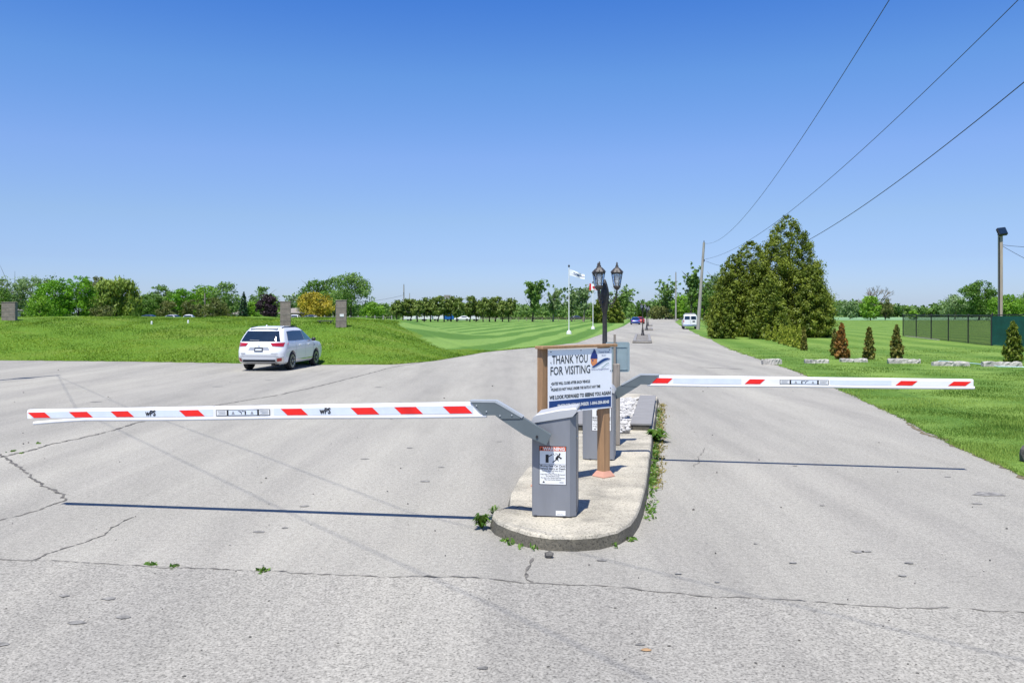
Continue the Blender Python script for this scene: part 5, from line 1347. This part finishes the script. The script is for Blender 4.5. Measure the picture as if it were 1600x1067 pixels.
for (xx, yy, hh_, lab) in ((16.6, 24.1, 13.4, 'utility pole beside the right lawn just outside the view'), (6.82, 3.85, 12.25, 'tall utility pole standing beside the camera outside the view')):
    t = thing('utility_pole', (xx, yy, 0), 0, lab, 'utility pole')
    m = MB(); m.tube([(0, 0, 0), (0, 0, hh_)], [.17, .12], 12); m.build('pole', MT['pole'], t, smooth=50)
def wire(p0, p1, sag, r, label, n=60):
    p0 = Vector(p0); p1 = Vector(p1); pts = []
    for i in range(n + 1): s = i / n; p = p0.lerp(p1, s); p.z -= sag * 4 * s * (1 - s); pts.append(p)
    m = MB(); m.tube(pts, r, 5); tag(m.build('power_line', MT['wire']), label, 'power line', 'overhead power lines')
def at(px, py, d): return ((px - 800) / F * d, d, CH + (YH - py) * d / F)
def fit_wire(p0px, d0, ends, d1, mid, label, r=.014):
    """ends: photo point just outside the frame; mid: photo point the wire passes; solve the sag"""
    p0 = Vector(at(*p0px, d0)); p1 = Vector(at(*ends, d1)); best = None
    for k in range(300):
        sag = k * .01
        err = 1e9
        for i in range(1, 200):
            s = i / 200; p = p0.lerp(p1, s); p.z -= sag * 4 * s * (1 - s)
            e = math.hypot((p.x / p.y * F + 800) - mid[0], (YH - (p.z - CH) / p.y * F) - mid[1])
            err = min(err, e)
        if best is None or err < best[0]: best = (err, sag)
    print('wire', label[:20], best); wire(p0, p1, best[1], r, label)
fit_wire((1100, 380), 113, (3050, -2800), 4, (1235, 240), 'thin power line from the leaning pole, leftmost of the three crossing the sky', .012)
fit_wire((1102, 405), 113, (1709, -118), 24, (1400, 185), 'power line rising over the top of the tallest cedar, middle of the three', .015)
fit_wire((1103, 408), 113, (1709, 38), 24, (1440, 274), 'twisted power line passing right of the cedars, lowest of the three', .018)
wire((((1567 - 800) / F * 62), 62, ztop(383, 62)), at(1680, 386, 50), .1, .015, 'short wire leaving the floodlight pole level to the right')
wire((((1567 - 800) / F * 62), 62, ztop(385, 62)), at(1680, 440, 45), .1, .015, 'short wire sloping down right from the floodlight pole')
wire(at(631, 461, 250), at(520, 474, 190), .6, .03, 'distant wire sloping down left from the pole above the cedars')
# pole and wires outside the left of the frame, whose shadows cross the asphalt
lpx, lpy, lh = -17.75, 26.7, 10.0
t = thing('utility_pole', (lpx, lpy, 0), 0, 'wooden pole outside the left of the view throwing the long shadow', 'utility pole')
m = MB(); m.tube([(0, 0, 0), (0, 0, lh)], [.13, .09], 12); m.build('pole', MT['pole'], t)
m = MB(); m.lathe([(.0, 0), (.22, .1), (.25, .5), (.2, .9), (0, 1.0)], 12, c=(-.05, -.2, 6.6)); m.build('transformer', MT['cap'], t)
def swire(pts, lab):
    m = MB(); P = []
    for (sx, sy), h in pts: P.append(Vector((sx - SX * h, sy - SY * h, h)))
    # smooth resample
    Q = []
    for a, b in zip(P, P[1:]):
        for i in range(6): Q.append(a.lerp(b, i / 6))
    Q.append(P[-1]); m.tube(Q, .0065, 6); tag(m.build('power_line', MT['wire']), lab, 'power line', 'overhead power lines')
swire([((lpx + SX * 9.9, lpy + SY * 9.9), 9.9), (G(120, 640), 9.5), (G(475, 812), 9.2), (G(800, 960), 9.2), ((6.2, -2), 9.7)], 'overhead line above the parking area, seen by its faint shadow nearest the camera')
swire([((lpx + SX * 9.7, lpy + SY * 9.7), 9.7), (G(200, 637), 9.4), (G(400, 708), 9.1), (G(640, 800), 9.0), ((8.2, 1.0), 9.5)], 'second overhead line above the parking area, its faint shadow meeting the island')
# flags
def flagpole(px, d, ptop, r, label):
    t = thing('flagpole', ((px - 800) / F * d, d, .03), 0, label, 'flagpole', 'two white flagpoles on the lawn'); h = ztop(ptop, d) - .03
    m = MB(); m.lathe([(.28, 0), (.24, .25), (.12, .35), (r, .4), (r * .8, h)], 12); m.build('pole', MT['alum'], t, smooth=40)
    m = MB(); m.lathe([(.02, 0), (.1, .1), (.1, .2), (.02, .3)], 10, c=(0, 0, h)); m.build('finial', MT['wire'], t); return (px - 800) / F * d, h
def flag(x, d, z, w, h, drop, fn, mats, label):
    n, k = 26, 12; m = MB(); vs = []
    for j in range(k + 1):
        for i in range(n + 1):
            s, v = i / n, j / k
            vs.append((x + .06 + w * s * (1 - .05 * math.sin(s * 9)), d + .14 * math.sin(s * 9 + v * 1.5) * s, z - h * v * (1 - .25 * s) - drop * s ** 1.3 + .08 * math.sin(s * 7 + 1) * s))
    for j in range(k):
        for i in range(n): m.add([], [], 0); m.f.append((j * (n + 1) + i, j * (n + 1) + i + 1, (j + 1) * (n + 1) + i + 1, (j + 1) * (n + 1) + i)); m.m.append(fn((i + .5) / n, (j + .5) / k))
    m.v = vs; o = m.build('flag', mats, smooth=70); tag(o, label, 'flag')
fx_, fh = flagpole(889, 90, 418, .055, 'tall white flagpole left of the lamp post, flying the white flag')
flag(fx_, 90, ztop(421, 90), 1.62, .66, .62, lambda s, v: 1 if (abs(v - .30 - .3 * s) < .10 and s > .25) or (abs(v - .75 + .2 * s) < .07 and .15 < s < .6) else 0, [MT['flagw'], MT['flagb']], 'white flag with dark blue marks streaming right from the taller pole')
fx_, fh = flagpole(926.5, 117, 443, .06, 'shorter white flagpole hidden partly by the lamp post')
def leaf(s, v):
    if s < .25 or s > .75: return 1
    a, b = (s - .5) / .16, (v - .5) / .32; return 1 if abs(a) + abs(b) < 1 and (abs(a) < .75 or abs(b) < .3) else 0
flag(fx_ - .55, 117, ztop(443, 117), 1.15, .95, .25, leaf, [MT['flagw'], MT['flagr']], 'red and white maple leaf flag beside the lamp post lanterns')
# distant high sign panel above the cedars
t = thing('pole_sign', ((699 - 800) / F * 260, 260, 0), 0, 'dark rectangular sign panel on a pole rising above the cedar row', 'sign')
m = MB(); m.lathe([(.15, 0), (.13, ztop(466, 260))], 8); m.build('pole', MT['pole'], t)
m = MB(); m.box((0, -.2, ztop(463.5, 260)), (2.0, .3, .95)); m.build('panel', MT['roof'], t)
